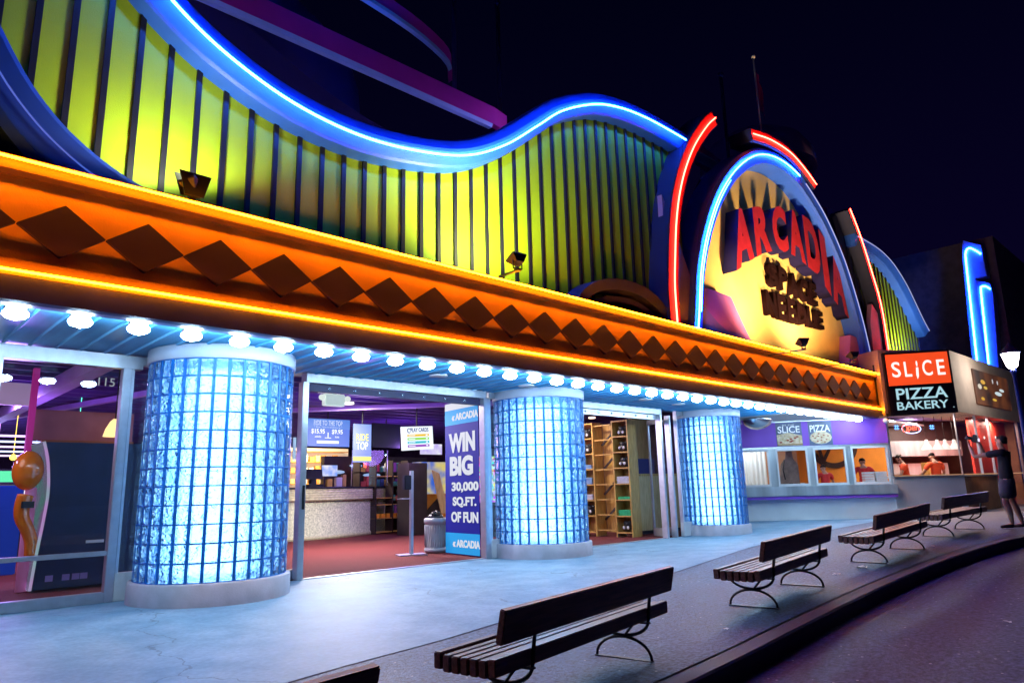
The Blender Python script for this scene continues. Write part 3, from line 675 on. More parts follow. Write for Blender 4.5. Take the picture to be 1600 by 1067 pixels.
e3=entrance(10.9,14.42,'open doorway frame between the middle and last columns','alu')
b=MB(); b.box(14.40,14.48,9.87,10.02,0,2.9); b.box(14.78,14.84,9.87,10.02,0,2.9); b.build('jamb','alu',e3,.006)
dl=empty('folded_glass_door',(14.7,10.2,0),'glass door folded open at the right side of the second doorway','door')
for (x0,y0,x1,y1) in ((14.50,9.95,14.75,10.5),(14.86,9.95,15.10,10.45)):
    d_=Vector((x1-x0,y1-y0,0)); L_=d_.length; rz=math.atan2(d_.y,d_.x); mt=Matrix.Translation((x0,y0,0))@Matrix.Rotation(rz,4,'Z')
    lf=MB(mt); lf.box(0,.06,-.02,.02,.03,2.82); lf.box(L_-.06,L_,-.02,.02,.03,2.82); lf.box(0.06,L_-.06,-.02,.02,.03,.22); lf.box(.06,L_-.06,-.02,.02,2.7,2.82)
    lo_=lf.build('leaf_frame','alu',dl,.004); g_=MB(mt); g_.box(.06,L_-.06,-.004,.004,.22,2.7); g_.build('leaf_glass','glass',lo_)

# ============================================================ ARCADE INTERIOR
struct(MB().box(-12,17.8,9.99,30,-.06,.008).build('carpet_floor','carpet'))
ic=struct(MB().box(-12,19.4,10.05,30,3.35,3.5).build('interior_ceiling','iceil'))
b=MB()
for i in range(32): b.box(-12,19.4,10.3+.6*i,10.36+.6*i,3.27,3.35)
struct(b.build('ceiling_ribs','iceil'))
def ibeam(p0,p1,w_,h_,z,lab):
    d_=Vector((p1[0]-p0[0],p1[1]-p0[1],0)); mt=Matrix.Translation((p0[0],p0[1],0))@Matrix.Rotation(math.atan2(d_.y,d_.x),4,'Z')
    q=MB(mt); q.box(0,d_.length,-w_/2,w_/2,z,z+h_); o=q.build('ceiling_beam','ibeam'); tag(o,lab,'beam','beams under the arcade ceiling'); return o
ibeam((2.6,10.3),(2.6,28),.22,.22,3.0,'wide lilac ceiling beam seen through the left storefront glass')
ibeam((4.6,12),(1.5,26),.10,.10,3.1,'thin lilac ceiling beam seen through the left storefront glass')
ibeam((6.0,18),(12.5,10.6),.10,.10,3.16,'thin lilac beam crossing the ceiling behind the first open doorway')
struct(MB().box(-12,19.4,29.8,30,0,3.4).build('back_wall','iwall'))
struct(MB().box(17.8,17.92,10.0,30,0,3.4).build('side_wall','iwall'))
struct(MB().box(-12.2,-12,10.05,30,0,3.4).build('side_wall','iwall'))
# lights that hang in the room (small glowing discs with the light they give)
def room_light(x,y,c,p,r=.12,lab=None):
    o=MB().lathe([(.001,0),(r,0),(r,.04)],(x,y,3.22),20).build('downlight',em('downlight_glow',c,3))
    tag(o,lab,'downlight','small downlights in the arcade ceiling')
    L=bpy.data.lights.new('downlight_beam','AREA'); L.shape='DISK'; L.size=.5; L.energy=p; L.color=c
    q=bpy.data.objects.new('downlight_beam',L); col.objects.link(q); q.location=(x,y,3.20)
room_light(7.6,12.2,(1,.9,.9),110,.11,'round downlight in the purple ceiling near the first open doorway')
room_light(8.4,14.2,(1,.93,.85),360,.13,'round downlight above the curved ticket counter')
room_light(11.2,20.5,(1,.78,.5),220,.12,'warm downlight over the back shelves of the ticket counter')
room_light(13.2,12.0,(1,.85,.65),70,.10,'warm downlight above the pine cubby shelves')
room_light(16.2,13.5,(1,.8,.6),60,.10,'warm downlight behind the last doorway')
room_light(2.2,16.5,(.6,.35,1),140,.12,'violet downlight behind the left storefront')
room_light(-1.2,13.5,(.8,.4,1),120,.12,'violet downlight beyond the left edge of the storefront')
room_light(4.6,13.0,(1,.5,.6),50,.10,'pink downlight behind the first column')
def fill_light(x,y,z,c,p):   # added point lights without fixtures, brightening ceiling, counter and toy
    L=bpy.data.lights.new('strip_glow','POINT'); L.energy=p; L.color=c; L.shadow_soft_size=.4
    q=bpy.data.objects.new('strip_glow',L); col.objects.link(q); q.location=(x,y,z)
fill_light(9.0,14.6,2.5,(1,.93,.8),45); fill_light(8,13,2.4,(.42,.2,1),90); fill_light(12,17,2.4,(.42,.2,1),120); fill_light(2,15,2.2,(.55,.25,1),110); fill_light(2.5,21,2.4,(.4,.35,1),110); fill_light(1.0,11.3,2.3,(1,.75,.7),22); fill_light(13,11.5,2.6,(.5,.25,1),16)

# curved ticket counter
tcn=empty('ticket_counter',(9.5,18,0),'curved ticket counter with mosaic front and ribbed metal band','counter')
cc=(9.4,23.4); ra=5.25
def arcprof(prof,a0,a1,n=40): return MB().lathe(prof,(cc[0],cc[1],0),n,R_(a0),R_(a1))
arcprof([(ra,0),(ra,.12),(ra-.02,.12),(ra-.02,1.04)],200,318).build('mosaic_front','counter',tcn)
prof=[(ra+.06,1.04)]
for i in range(5): z=1.05+i*.066; prof += [(ra+.08,z+.01),(ra+.11,z+.033),(ra+.08,z+.056)]
arcprof(prof,200,318).build('ribbed_band','counterband',tcn)
arcprof([(ra+.06,1.04),(ra-.03,1.04)],200,318).build('band_underside','dark',tcn)
arcprof([(ra+.14,1.385),(ra+.15,1.42),(ra-.6,1.425),(ra-.6,1.3)],200,318).build('countertop','dark',tcn)
arcprof([(ra-.02,0),(ra+.03,0),(ra+.03,.10),(ra-.02,.115)],200,318).build('plinth','counterband',tcn)
# back wall with shelves; its warm light is put in as emission
bs=empty('back_shelves',(11.1,21.2,0),'warm lit shelves of merchandise behind the ticket counter','shelves')
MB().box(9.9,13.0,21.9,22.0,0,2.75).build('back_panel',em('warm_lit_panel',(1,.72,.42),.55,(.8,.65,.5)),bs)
for i,z in enumerate((1.2,1.55,1.9,2.25,2.6)): MB().box(10.2,12.8,21.55,21.9,z,z+.03).build('shelf','pine',bs)
random.seed(5)
for i in range(44):
    r=i%4; x=10.3+.22*(i//4); z=(1.23,1.58,1.93,2.28)[r]; c=random.choice([(.9,.55,.1),(.85,.8,.7),(.7,.35,.08),(.95,.75,.25)])
    if i<4: bm_=None
    key='g%d'%(int(c[0]*100)); 
    if key not in M: M[key]=pm('souvenir_'+key,c,.6,var=.1)
    o=MB().box(x,x+.15,21.6,21.75,z+.001,z+.14+.1*random.random()).build('souvenir_box',key,None,.008)
    tag(o,'small pale or orange souvenir box on the warm lit shelves behind the counter','box','souvenir boxes on the back shelves')
# register
rgst=empty('cash_register',(9.9,18.35,1.425),'black touch screen cash register on the ticket counter','cash register')
MB().cbox((9.88,18.45,1.78),(.50,.04,.28),Matrix.Rotation(R_(-12),3,'X')).build('screen','dark',rgst,.006)
MB().box(9.80,9.96,18.45,18.6,1.425,1.72).build('stand','dark',rgst,.006)
MB().box(9.66,10.1,18.3,18.7,1.427,1.50).build('base','dark',rgst,.006)
for x,y,sz,mt_,lab in ((10.35,18.45,(.16,.12,.22),'g90','small orange box beside the cash register'),(10.62,18.4,(.20,.12,.26),'white','white card stand on the ticket counter'),(10.85,18.5,(.12,.12,.34),'pine','wooden holder on the ticket counter')):
    if mt_ not in M: mt_='pine'
    tag(MB().box(x-sz[0]/2,x+sz[0]/2,y-sz[1]/2,y+sz[1]/2,1.427,1.427+sz[2]).build('counter_display',mt_,None,.01),lab,'display')
sh=empty('plexiglass_screen',(11.2,17.9,1.43),'clear plexiglass screen standing on the ticket counter','screen')
MB().box(10.75,11.95,17.9,17.91,1.43,2.45).build('clear_sheet','glass',sh)
MB().tube([(10.75,17.9,1.43),(10.75,17.9,2.45)],.015,6).tube([(11.95,17.9,1.43),(11.95,17.9,2.45)],.015,6).build('posts','alu',sh)
# dark seating or shelves behind
tag(MB().box(11.2,15.2,20.3,20.5,0,2.4).build('dark_display_wall','cabinet'),'dark cluttered display wall behind the plexiglass screen','display wall')
for x,z,s_ in ((11.6,1.9,.3),(12.3,2.1,.24),(12.9,1.8,.34),(13.5,2.05,.26)):
    tag(MB().ell((x,20.22,z),(s_,.05,.06),10,6).build('lit_strip_sign',em('blue_white_glow',(.4,.6,1),.8)),'blurred blue-white glowing strip on the dark display wall','light','glowing strips on the display wall')

# hanging screens
def screen(name,c,size,yaw,tilt,mat,label,cat='screen',thick=.05,hang=True):
    e=empty(name,c,label,cat)
    rot=Matrix.Rotation(R_(yaw),3,'Z')@Matrix.Rotation(R_(tilt),3,'Y')
    MB().cbox(c,(size[0],thick,size[1]),rot).build('panel',mat,e,.004)
    if hang:
        t_=Vector(c)+rot@Vector((0,0,size[1]/2)); MB().tube([tuple(t_),(t_.x,t_.y,3.3)],.02,6).build('hanger','black',e)
    r=rot@Vector((1,0,0)); u=rot@Vector((0,0,1)); n=r.cross(u)
    def at(a,b_,o=.004): return Vector(c)+r*(a*size[0]/2)+u*(b_*size[1]/2)+n*(thick/2+o)
    return e,at,r,u
EB=em('screen_blue',(.05,.17,.85),.9); EB2=em('screen_light_blue',(.07,.24,.85),.9); EW=em('screen_white',(.85,.92,1),1.15); EY=em('screen_yellow',(.9,.9,.05),1.0)
def bar(at,a0,a1,b0,b1,mat,par,name='bar',o=.003):
    p=[at(a0,b0,o),at(a1,b0,o),at(a1,b1,o),at(a0,b1,o)]; n=(p[1]-p[0]).cross(p[3]-p[0]).normalized()*.003
    mb=MB(); mb.add([q for q in p]+[q+n for q in p],[(0,3,2,1),(4,5,6,7),(0,1,5,4),(1,2,6,5),(2,3,7,6),(3,0,4,7)]); return mb.build(name,mat,par)
e,at,r,u=screen('price_screen',(8.9,16,2.72),(1.2,.68),-2,0,EB,'blue RIDE TO THE TOP price screen hanging over the counter')
bar(at,-1,1,.28,1,EB2,e,'header_band')
text('title','RIDE TO THE TOP',at(0,.52),r,u,.13,EW,e,.78,.002,.02); text('subtitle','* Best View in Gatlinburg *',at(0,.33),r,u,.045,EW,e,.75,.002)
text('price','$15.95',at(-.45,-.12),r,u,.13,EW,e,.36,.002,.02); text('price','$9.95',at(.42,-.12),r,u,.13,EW,e,.30,.002,.02)
text('price_note','adults',at(-.45,-.36),r,u,.05,EW,e,None,.002); text('price_note','kids',at(.42,-.36),r,u,.05,EW,e,None,.002)
bar(at,-.5,.5,-.78,-.58,EW,e,'footer_bar'); bar(at,-.02,.02,-.34,.02,EW,e,'tower_icon'); bar(at,-.14,.14,-.40,-.35,EW,e,'tower_icon_base')
e,at,r,u=screen('hanging_banner',(9.28,15,2.41),(.50,.92),-2,0,EB2,'narrow blue and yellow RIDE TOP banner hanging over the counter','banner',.02)
bar(at,-1,1,-1,-.35,EB,e,'lower_field'); bar(at,-1,1,-.93,-.70,EY,e,'yellow_band',.008)
text('banner_word','RIDE',at(0,.12),r,u,.17,EY,e,.34,.002,.02); text('banner_word','TOP',at(0,-.35),r,u,.19,EW,e,.32,.002,.02)
e,at,r,u=screen('black_screen',(11.3,17,2.80),(.98,.68),4,0,'dark','switched-off black screen between the banner and the white screen','screen')
e,at,r,u=screen('play_cards_screen',(10.2,14,2.49),(1.0,.56),6,-4,EW,'white PLAY CARDS screen with coloured price bars','screen')
ED=em('screen_navy',(.02,.08,.35),.6)
text('title','PLAY CARDS',at(.12,.52),r,u,.10,ED,e,.58,.002,.015)
MB().xf
q=MB(); cpt=at(-.56,.66,.006); q.tube([cpt+(r*math.cos(R_(a))+u*math.sin(R_(a)))*.05 for a in range(40,320,20)],.010,5); q.build('round_icon',ED,e)
for i,c in enumerate(((1,.65,.03),(.35,.85,.1),(.03,.6,.75),(.35,.08,.6))):
    m_=em('price_bar_%d'%i,c,.9); bar(at,-.68,.72,.34-.30*i-.20,.34-.30*i,m_,e,'price_bar'); bar(at,-.62,-.2,.34-.30*i-.13,.34-.30*i-.07,EW,e,'bar_text',.008); bar(at,.5,.62,.34-.30*i-.15,.34-.30*i-.05,EW,e,'bar_text',.008)
# emergency light
e=empty('emergency_light',(6.33,11.2,2.9),'pale emergency light box with two side lamps under the ceiling','emergency light')
MB().box(6.14,6.54,11.15,11.28,2.74,2.95).build('housing',em('exit_box_glow',(.75,.95,.88),.55,(.8,.85,.8)),e,.015)  # emission on the housing in place of light falling on it
for x in (6.09,6.60): MB().ell((x,11.18,2.88),(.055,.06,.055)).build('lamp_head',em('lamp_head_glow',(.8,.9,.85),.9),e)
MB().box(6.3,6.38,11.2,11.24,2.95,3.3).build('hanger','white',e)
tag(MB().box(6.85,7.35,12.6,12.75,3.2,3.24).build('slim_ceiling_light',em('slim_light_glow',(.9,.9,1),2.5)),'slim bright ceiling light beside the emergency light','ceiling light')

# sanitizer stand
e=empty('sanitizer_stand',(8.4,11.71,0),'silver sanitizer stand on the red carpet inside the doorway','stand')
MB().cbox((8.4,11.71,.02),(.56,.32,.03),Matrix.Rotation(R_(-20),3,'Z')).build('base_plate','alu',e,.004)
MB().box(8.365,8.435,11.69,11.75,.03,1.63).build('post','alu',e,.006)
MB().box(8.20,8.36,11.66,11.76,1.26,1.54).build('dispenser','dark',e,.012)
MB().box(8.1,8.36,11.62,11.78,1.08,1.095).build('drip_tray','alu',e,.003)
# bin
e=empty('trash_can',(9.02,11.75,0),'round grey litter bin half hidden by the WIN BIG banner','bin')
MB().lathe([(.01,.02),(.21,.02),(.23,.05),(.23,.10),(.21,.11),(.215,.58),(.235,.60),(.235,.67),(.21,.69),(.01,.69)],(9.02,11.75,0),28).build('body','trash',e)
b=MB()
for i in range(28): a=2*math.pi*i/28; b.tube([(9.02+.218*math.cos(a),11.75+.218*math.sin(a),.13),(9.02+.22*math.cos(a+.15),11.75+.22*math.sin(a+.15),.56)],.008,5)
b.build('slats','trash',e)
MB().ell((9.02,11.75,.70),(.17,.17,.09),14,8).ell((8.94,11.68,.77),(.08,.06,.05),10,6).ell((9.10,11.8,.78),(.06,.06,.06),10,6).build('dark_bag_in_bin','black',e)

# WIN BIG banner
c0=Vector((8.96,11.33,0)); c1=Vector((8.78,10.10,0))
e=empty('win_big_banner',(8.9,10.9,0),'tall blue WIN BIG banner just inside the first doorway','banner')
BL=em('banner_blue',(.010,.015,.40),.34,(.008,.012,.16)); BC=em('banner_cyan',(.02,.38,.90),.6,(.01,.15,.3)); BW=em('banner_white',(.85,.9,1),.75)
rd=(c1-c0); Lb=rd.length; rd.normalize(); nn=rd.cross(Vector((0,0,1)))
def bq(a0,a1,z0,z1,mat,name,o,t=.004):
    mb=MB(); P=[c0+rd*(a*Lb)+Vector((0,0,z)) for a,z in ((a0,z0),(a1,z0),(a1,z1),(a0,z1))]
    mb.add([p+nn*o for p in P]+[p+nn*(o+t) for p in P],[(0,3,2,1),(4,5,6,7),(0,1,5,4),(1,2,6,5),(2,3,7,6),(3,0,4,7)]); return mb.build(name,mat,e)
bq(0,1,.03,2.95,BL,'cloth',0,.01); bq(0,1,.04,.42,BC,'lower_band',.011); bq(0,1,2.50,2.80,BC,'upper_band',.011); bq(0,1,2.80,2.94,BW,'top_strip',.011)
up=Vector((0,0,1))
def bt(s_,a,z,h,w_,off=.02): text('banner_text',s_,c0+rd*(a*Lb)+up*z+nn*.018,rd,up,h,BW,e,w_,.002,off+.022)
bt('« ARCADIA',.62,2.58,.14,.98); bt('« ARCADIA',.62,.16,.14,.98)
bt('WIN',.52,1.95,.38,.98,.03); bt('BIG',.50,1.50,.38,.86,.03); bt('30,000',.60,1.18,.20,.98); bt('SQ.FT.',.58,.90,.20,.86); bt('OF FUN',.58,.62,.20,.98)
# dark cabinet, poster kiosk, shelf behind
tag(MB().box(12.1,12.75,17.0,17.6,0,2.05).build('tall_cabinet','cabinet',None,.01),'tall dark cabinet behind the sanitizer stand','cabinet')
e=empty('prize_kiosk',(13.0,17.4,0),'yellow and brown prize kiosk with glowing posters behind the litter bin','kiosk')
MB().box(12.80,13.9,17.4,17.9,0,1.15).build('base','orangewall',e,.01); MB().box(12.80,13.9,17.42,17.85,1.15,2.1).build('poster_box',emvar('poster_glow',(.03,.16,.8),(.9,.75,.2),.7,2.6),e)
mb=MB(); mb.prism([(12.82,.5),(13.5,1.1),(13.5,.3)],17.35,17.39); mb.build('brown_triangle','cabinet',e)
mb=MB(); mb.prism([(13.1,1.85),(13.35,1.75),(13.7,.6),(13.45,.55)],17.2,17.26); mb.build('yellow_ramp','tanwood',e)
e=empty('pine_rack',(11.9,18.4,0),'low yellow pine rack of boxes right of the ticket counter','rack')
for z in (.05,.45,.85,1.05,1.7): MB().box(12.0,13.2,18.6,18.95,z,z+.03).build('shelf','pine',e)
for x in (12.0,12.6,13.17): MB().box(x,x+.035,18.58,18.97,0,2.2).build('upright','cabinet',e)
for i in range(5): MB().box(12.1+.2*i,12.22+.2*i,18.7,18.85,.481,.6).build('stock_box','orangewall',e)
# colourful cabinets in the distance
def game(x,y,c1,c2,lab,s_=1.,rz=0):
    g=empty('arcade_machine',(x,y,0),lab,'arcade machine','arcade machines far inside',rz)
    mt=Matrix.Translation((x,y,0))@Matrix.Rotation(rz,4,'Z')@Matrix.Scale(s_,4)
    key=lab[:12]
    MB(mt).prismx([(-.4,0),(.4,0),(.4,1.95),(-.25,1.95),(-.35,1.6),(-.15,1.55),(-.2,1.05),(-.45,.95)],-.4,.4).build('cabinet','dark',g,.01)
    MB(mt).cbox((0,-.19,1.3),(.66,.03,.44),Matrix.Rotation(R_(-6),3,'X')).build('screen',emvar('game_screen_'+key,c1,c2,1.3,9,True),g)
    MB(mt).box(-.38,.38,-.335,-.30,1.66,1.90).build('marquee',em('game_marquee_'+key,c1,1.1),g)
    MB(mt).cbox((0,-.36,.99),(.7,.22,.04),Matrix.Rotation(R_(12),3,'X')).build('control_panel',em('panel_glow_'+key,c2,.3),g)
game(1.9,17.5,(.1,.3,1),(1,.15,.5),'blue screened game machine behind the orange toy')
game(2.9,19.5,(.1,.9,.4),(.2,.3,1),'green topped game machine far behind the left glass')
game(.9,20.5,(1,.1,.3),(.9,.8,.2),'red topped game machine at the far left inside')
game(3.9,21.5,(.9,.1,.8),(.2,.9,.9),'magenta topped game machine behind the first column')
game(14.9,20.5,(.9,.2,.6),(.3,.3,1),'pink game machine far behind the WIN BIG banner')
game(16.4,15.0,(.1,.4,1),(1,.3,.6),'blue and pink game machine seen behind the wood counter',.9)
game(15.3,17.5,(1,.2,.6),(1,.6,.2),'orange and pink game machine far behind the kiosk')
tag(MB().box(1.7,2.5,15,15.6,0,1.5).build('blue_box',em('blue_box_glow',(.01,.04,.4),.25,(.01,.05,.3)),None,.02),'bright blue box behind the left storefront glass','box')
for i in range(5):
    tag(MB().box(-1.5,4.3,20+1.2*i,20.12+1.2*i,2.72-.05*i,2.76-.05*i).build('ceiling_strip_light',em('strip_%d'%i,(.55,.6,1) if i%2 else (.75,.5,1),2.2)),'long glowing strip light over the games, %s from the glass'%ORD[i],'strip light','strip lights over the games')
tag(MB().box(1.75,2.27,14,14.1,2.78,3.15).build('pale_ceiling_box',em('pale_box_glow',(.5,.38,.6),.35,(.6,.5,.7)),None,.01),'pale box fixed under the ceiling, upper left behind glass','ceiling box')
tag(MB().box(2.17,3.6,13.0,13.1,2.15,2.62).build('wall_band',pm('dusty_rose_band',(.40,.14,.20),.7,var=.1)),'dusty rose band above the big navy game cabinet','wall panel')
tag(MB().box(2.30,3.6,12.9,12.99,1.98,2.145).build('wall_band',pm('rust_band',(.35,.11,.05),.7,var=.1)),'rust coloured strip just above the big navy game cabinet','wall panel')
e=empty('hanging_lamp',(3.25,12.6,2.2),'small yellow hanging lamp shade above the navy game cabinet','lamp')
MB().lathe([(.16,0),(.13,.12),(.07,.24),(.03,.28),(.01,.28)],(3.22,12.6,2.2),20).build('shade',em('lamp_shade_glow',(1,.72,.28),1.6),e)
MB().tube([(3.22,12.6,2.48),(3.22,12.6,3.3)],.01,6).build('cord','black',e)
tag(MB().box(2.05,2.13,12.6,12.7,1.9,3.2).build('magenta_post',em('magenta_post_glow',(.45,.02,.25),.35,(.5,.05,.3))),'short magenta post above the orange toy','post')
# navy game cabinet with orange toy
e=empty('game_cabinet',(2.75,11.75,0),'large navy game cabinet seen from the side behind the left glass','game cabinet')
pts=smooth([(2.10,2.03),(2.17,1.75),(2.21,1.35),(2.19,.95),(2.15,.5),(2.12,.04)],5)
MB().prism([(p.x,p.y) for p in pts]+[(3.5,.04),(3.5,2.03)],11.70,12.5).build('side_panel',pm('navy_cabinet_side',(.004,.007,.045),.6,var=.2),e,.006)
MB().ribbon([(p.x,p.y) for p in pts],[(0,11.69),(.035,11.69),(.035,12.5),(0,12.5)]).build('edge_trim',emvar('rainbow_edge',(.25,.8,.6),(.8,.4,.9),.5,2.2),e)
MB().box(2.75,2.98,11.69,11.70,.62,.66).build('cabinet_label','white',e)
for x in (2.30,2.50,2.62,2.72): MB().box(x,x+.09,11.69,11.70,.14,.22).build('vent_sticker','mauve',e)
OR=pm('glossy_orange_plastic',(.85,.22,.02),.15,var=.05,bump=0,coat=.6)
e=empty('orange_toy_figure',(1.95,11.72,0),'glossy orange round-headed toy figure with a bent arm by the navy cabinet','toy figure')
MB().ell((1.99,11.85,1.64),(.19,.19,.27),24,16).build('head',OR,e)
MB().tube([tuple(p) for p in smooth([(1.99,11.82,1.30),(1.96,11.8,1.15),(1.97,11.78,1.0),(2.04,11.76,.85),(2.10,11.76,.68),(2.11,11.76,.48)],5)],[.10-.001*i for i in range(26)],14).build('arm',OR,e)
MB().box(1.93,2.08,11.68,11.70,1.13,1.22).build('arm_patch','black',e)
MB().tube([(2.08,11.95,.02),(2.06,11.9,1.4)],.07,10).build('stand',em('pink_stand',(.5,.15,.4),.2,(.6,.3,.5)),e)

# merchandise and glowing posters in the depth of the room
e=empty('merchandise_rack',(13.4,19.6,0),'crowded merchandise rack in front of the dark display wall','rack')
for z in (.5,.95,1.4,1.85): MB().box(12.0,15.0,19.5,19.9,z,z+.03).build('shelf','cabinet',e)
for x in (12.0,13.5,14.97): MB().box(x,x+.04,19.5,19.9,0,2.2).build('upright','cabinet',e)
PAL=[pm('goods_%d'%i,c,.7,var=.1) for i,c in enumerate(((.8,.5,.1),(.1,.2,.6),(.7,.1,.12),(.75,.75,.7),(.1,.5,.4),(.5,.15,.5)))]
random.seed(9)
for z in (.53,.98,1.43,1.88):
    x=12.08
    while x<14.85:
        w_=random.uniform(.10,.24); h_=random.uniform(.14,.34)
        tag(MB().box(x,x+w_-.02,19.55,19.75,z+.001,z+h_).build('boxed_toy',random.choice(PAL),None,.008),'small boxed toy on the crowded rack behind the counter','box','boxed toys on the crowded rack'); x+=w_+.01
for x,z,a,b2,c,lab in ((10.6,1.75,.5,.32,(.15,.35,1),'blue glowing poster left on the dark display wall'),(14.2,2.45,.9,.35,(.6,.5,1),'lilac glowing sign high on the dark display wall'),(15.6,1.6,.4,.7,(.1,.5,1),'cyan glowing poster beside the crowded rack')):
    tag(MB().box(x,x+a,19.3,19.34,z,z+b2).build('glowing_poster',emvar('poster_light_'+lab[:6],c,(.9,.9,1),.9,4)),lab,'poster')
random.seed(21)
for i in range(26):
    c=random.choice(((1,.1,.5),(.2,.4,1),(.1,1,.6),(1,.7,.1),(.7,.3,1)))
    x,z=random.uniform(-1.5,4.0),random.uniform(1.2,2.5); y=random.uniform(15.8,23)
    tag(MB().ell((x,y,z),(.07,.07,.07),10,6).tube([(x,y,z),(x,y,3.35)],.006,4).build('party_light',em('party_%d'%i,c,3)),'tiny hanging coloured light among the far games','light','coloured lights hanging over the games')
# pine cubby shelves in the second doorway
def cubby(x0,y0,x1,y1,lab,ztop=2.85,depth=.42,rows=7,cols=1):
    d_=Vector((x1-x0,y1-y0,0)); L_=d_.length; mt=Matrix.Translation((x0,y0,0))@Matrix.Rotation(math.atan2(d_.y,d_.x),4,'Z')
    c=empty('cubby_shelf',(x0,y0,0),lab,'shelf','pine cubby shelves inside the second doorway')
    MB(mt).box(0,.035,0,depth,.0,ztop).build('side_panel','pine',c,.004); MB(mt).box(L_-.035,L_,0,depth,0,ztop).build('side_panel','pine',c,.004)
    MB(mt).box(.035,L_-.035,depth-.02,depth,.1,ztop-.02).build('back_panel','pine',c)
    for i in range(rows+1):
        z=.10+(ztop-.14)*i/rows; MB(mt).box(.035,L_-.035,.0,depth-.02,z,z+.03).build('shelf','pine',c,.003)
    return mt,L_,[.13+(ztop-.14)*i/rows for i in range(rows)]
cA=cubby(14.08,12.35,14.10,11.76,'left pine cubby shelf with black toys and blue shirts')
cB=cubby(14.16,11.20,14.20,10.72,'right pine cubby shelf with black plush and green shirts')
e=empty('display_ladder',(14.2,11.5,0),'pine display ladder joining the two cubby shelves','ladder shelf')
for i in range(8): MB().box(14.14,14.20,11.21,11.75,.15+.37*i,.18+.37*i).build('rung','pine',e,.003)
MB().box(14.50,14.53,11.21,11.75,.1,2.80).build('back_board','pine',e)
for i in range(4): MB().cbox((14.40,11.48,.6+.62*i),(.03,.60,.05),Matrix.Rotation(R_(-40),3,'X')).build('brace','cabinet',e)
GRN=pm('green_cloth',(.04,.45,.20),.85,var=.2,vs=20); BLU=pm('pale_blue_cloth',(.25,.42,.70),.85,var=.2,vs=20); LIL=pm('pale_grey_cloth',(.6,.6,.72),.85,var=.15,vs=20)
def stack(mt,x,y,z,m_,lab,n=4):
    mb=MB(mt)
    for i in range(n): mb.cbox((x+.008*math.sin(i*2.1),y,z+.018+.034*i),(.36,.28,.030),Matrix.Rotation(.05*math.sin(i*3),3,'Z'))
    tag(mb.build('folded_shirts',m_,None,.010),lab,'shirts','folded shirts in the cubbies')
def plush(mt,x,y,z,lab,white=True):
    o=Vector(mt@Vector((x,y,z))); e=empty('plush_toy',tuple(o),lab,'plush toy','plush toys in the cubbies')
    MB(mt).ell((x,y,z+.10),(.13,.10,.10),14,10).ell((x-.07,y,z+.21),(.055,.04,.06),10,8).ell((x+.07,y,z+.21),(.055,.04,.06),10,8).ell((x,y-.03,z+.19),(.08,.07,.07),12,8).build('body','black',e)
    MB(mt).ell((x-.06,y-.10,z+.10),(.035,.02,.04),8,6).ell((x+.06,y-.10,z+.10),(.035,.02,.04),8,6).build('pale_patches',LIL,e)
zz=cB[2]
plush(cB[0],.24,.17,zz[6],'black plush toy in the top cubby of the right shelf')
plush(cB[0],.24,.17,zz[5],'black plush toy one cubby below the top of the right shelf')
plush(cB[0],.24,.17,zz[4],'black plush toy two cubbies below the top of the right shelf')
stack(cB[0],.24,.18,zz[3],LIL,'pale grey folded shirts in the middle of the right shelf',5)
stack(cB[0],.24,.18,zz[2],GRN,'green folded shirts at mid height of the right shelf',2)
stack(cB[0],.24,.18,zz[1],GRN,'green folded shirts low in the right shelf',4)
plush(cB[0],.24,.17,zz[0],'small dark plush toy in the lowest cubby of the right shelf')
zz=cA[2]
plush(cA[0],.29,.17,zz[6],'black plush toy in the top cubby of the left shelf')
plush(cA[0],.29,.17,zz[5],'black plush toy one cubby below the top of the left shelf')
stack(cA[0],.29,.18,zz[4],BLU,'pale blue folded shirts in the upper left shelf',3)
stack(cA[0],.29,.18,zz[3],BLU,'pale blue folded shirts in the middle of the left shelf',5)
stack(cA[0],.29,.18,zz[2],LIL,'pale folded shirts low in the left shelf',4)
plush(cA[0],.29,.17,zz[1],'small dark plush toy low in the left shelf')
e=empty('wood_counter',(15.6,11.15,0),'tan wood fronted counter right of the pine shelves','counter')
MB().box(15.15,16.9,11.15,11.6,.10,1.47).build('front','tanwood',e); MB().box(15.1,16.95,11.10,11.65,1.47,1.53).build('top','pine',e,.006); MB().box(15.18,16.9,11.18,11.6,0,.10).build('toe_kick','dark',e)
tag(MB().box(16.9,17.78,12.6,12.7,2.0,3.25).build('wood_wall_panel','tanwood'),'tan wood panel on the wall above the navy screen','wall panel')
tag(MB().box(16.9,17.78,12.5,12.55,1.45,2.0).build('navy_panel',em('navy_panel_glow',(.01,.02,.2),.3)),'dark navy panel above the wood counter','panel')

# glitter lights seen through the narrow panel
gt=MB(); random.seed(3)
e=empty('prize_machine',(12.6,14.2,0),'glittering pink and red prize machine behind the narrow glass panel','prize machine')
MB().box(12.1,13.2,14.2,14.9,0,2.3).build('cabinet','dark',e,.01)
MB().box(12.12,13.18,14.15,14.19,.9,2.1).build('glitter_window',emvar('glitter_glow',(1,.1,.25),(.8,.9,1),1.0,14,True),e)

def cloth_mat():
    m, n, l, b = nt('white_curtain'); n.remove(b)
    d = n.new("ShaderNodeBsdfDiffuse"); t_ = n.new("ShaderNodeBsdfTranslucent"); x_ = n.new("ShaderNodeMixShader"); x_.inputs[0].default_value=.5
    d.inputs[0].default_value = t_.inputs[0].default_value = (.85,.9,.9,1)
    l.new(d.outputs[0], x_.inputs[1]); l.new(t_.outputs[0], x_.inputs[2]); l.new(x_.outputs[0], n["Material Output"].inputs[0]); return m
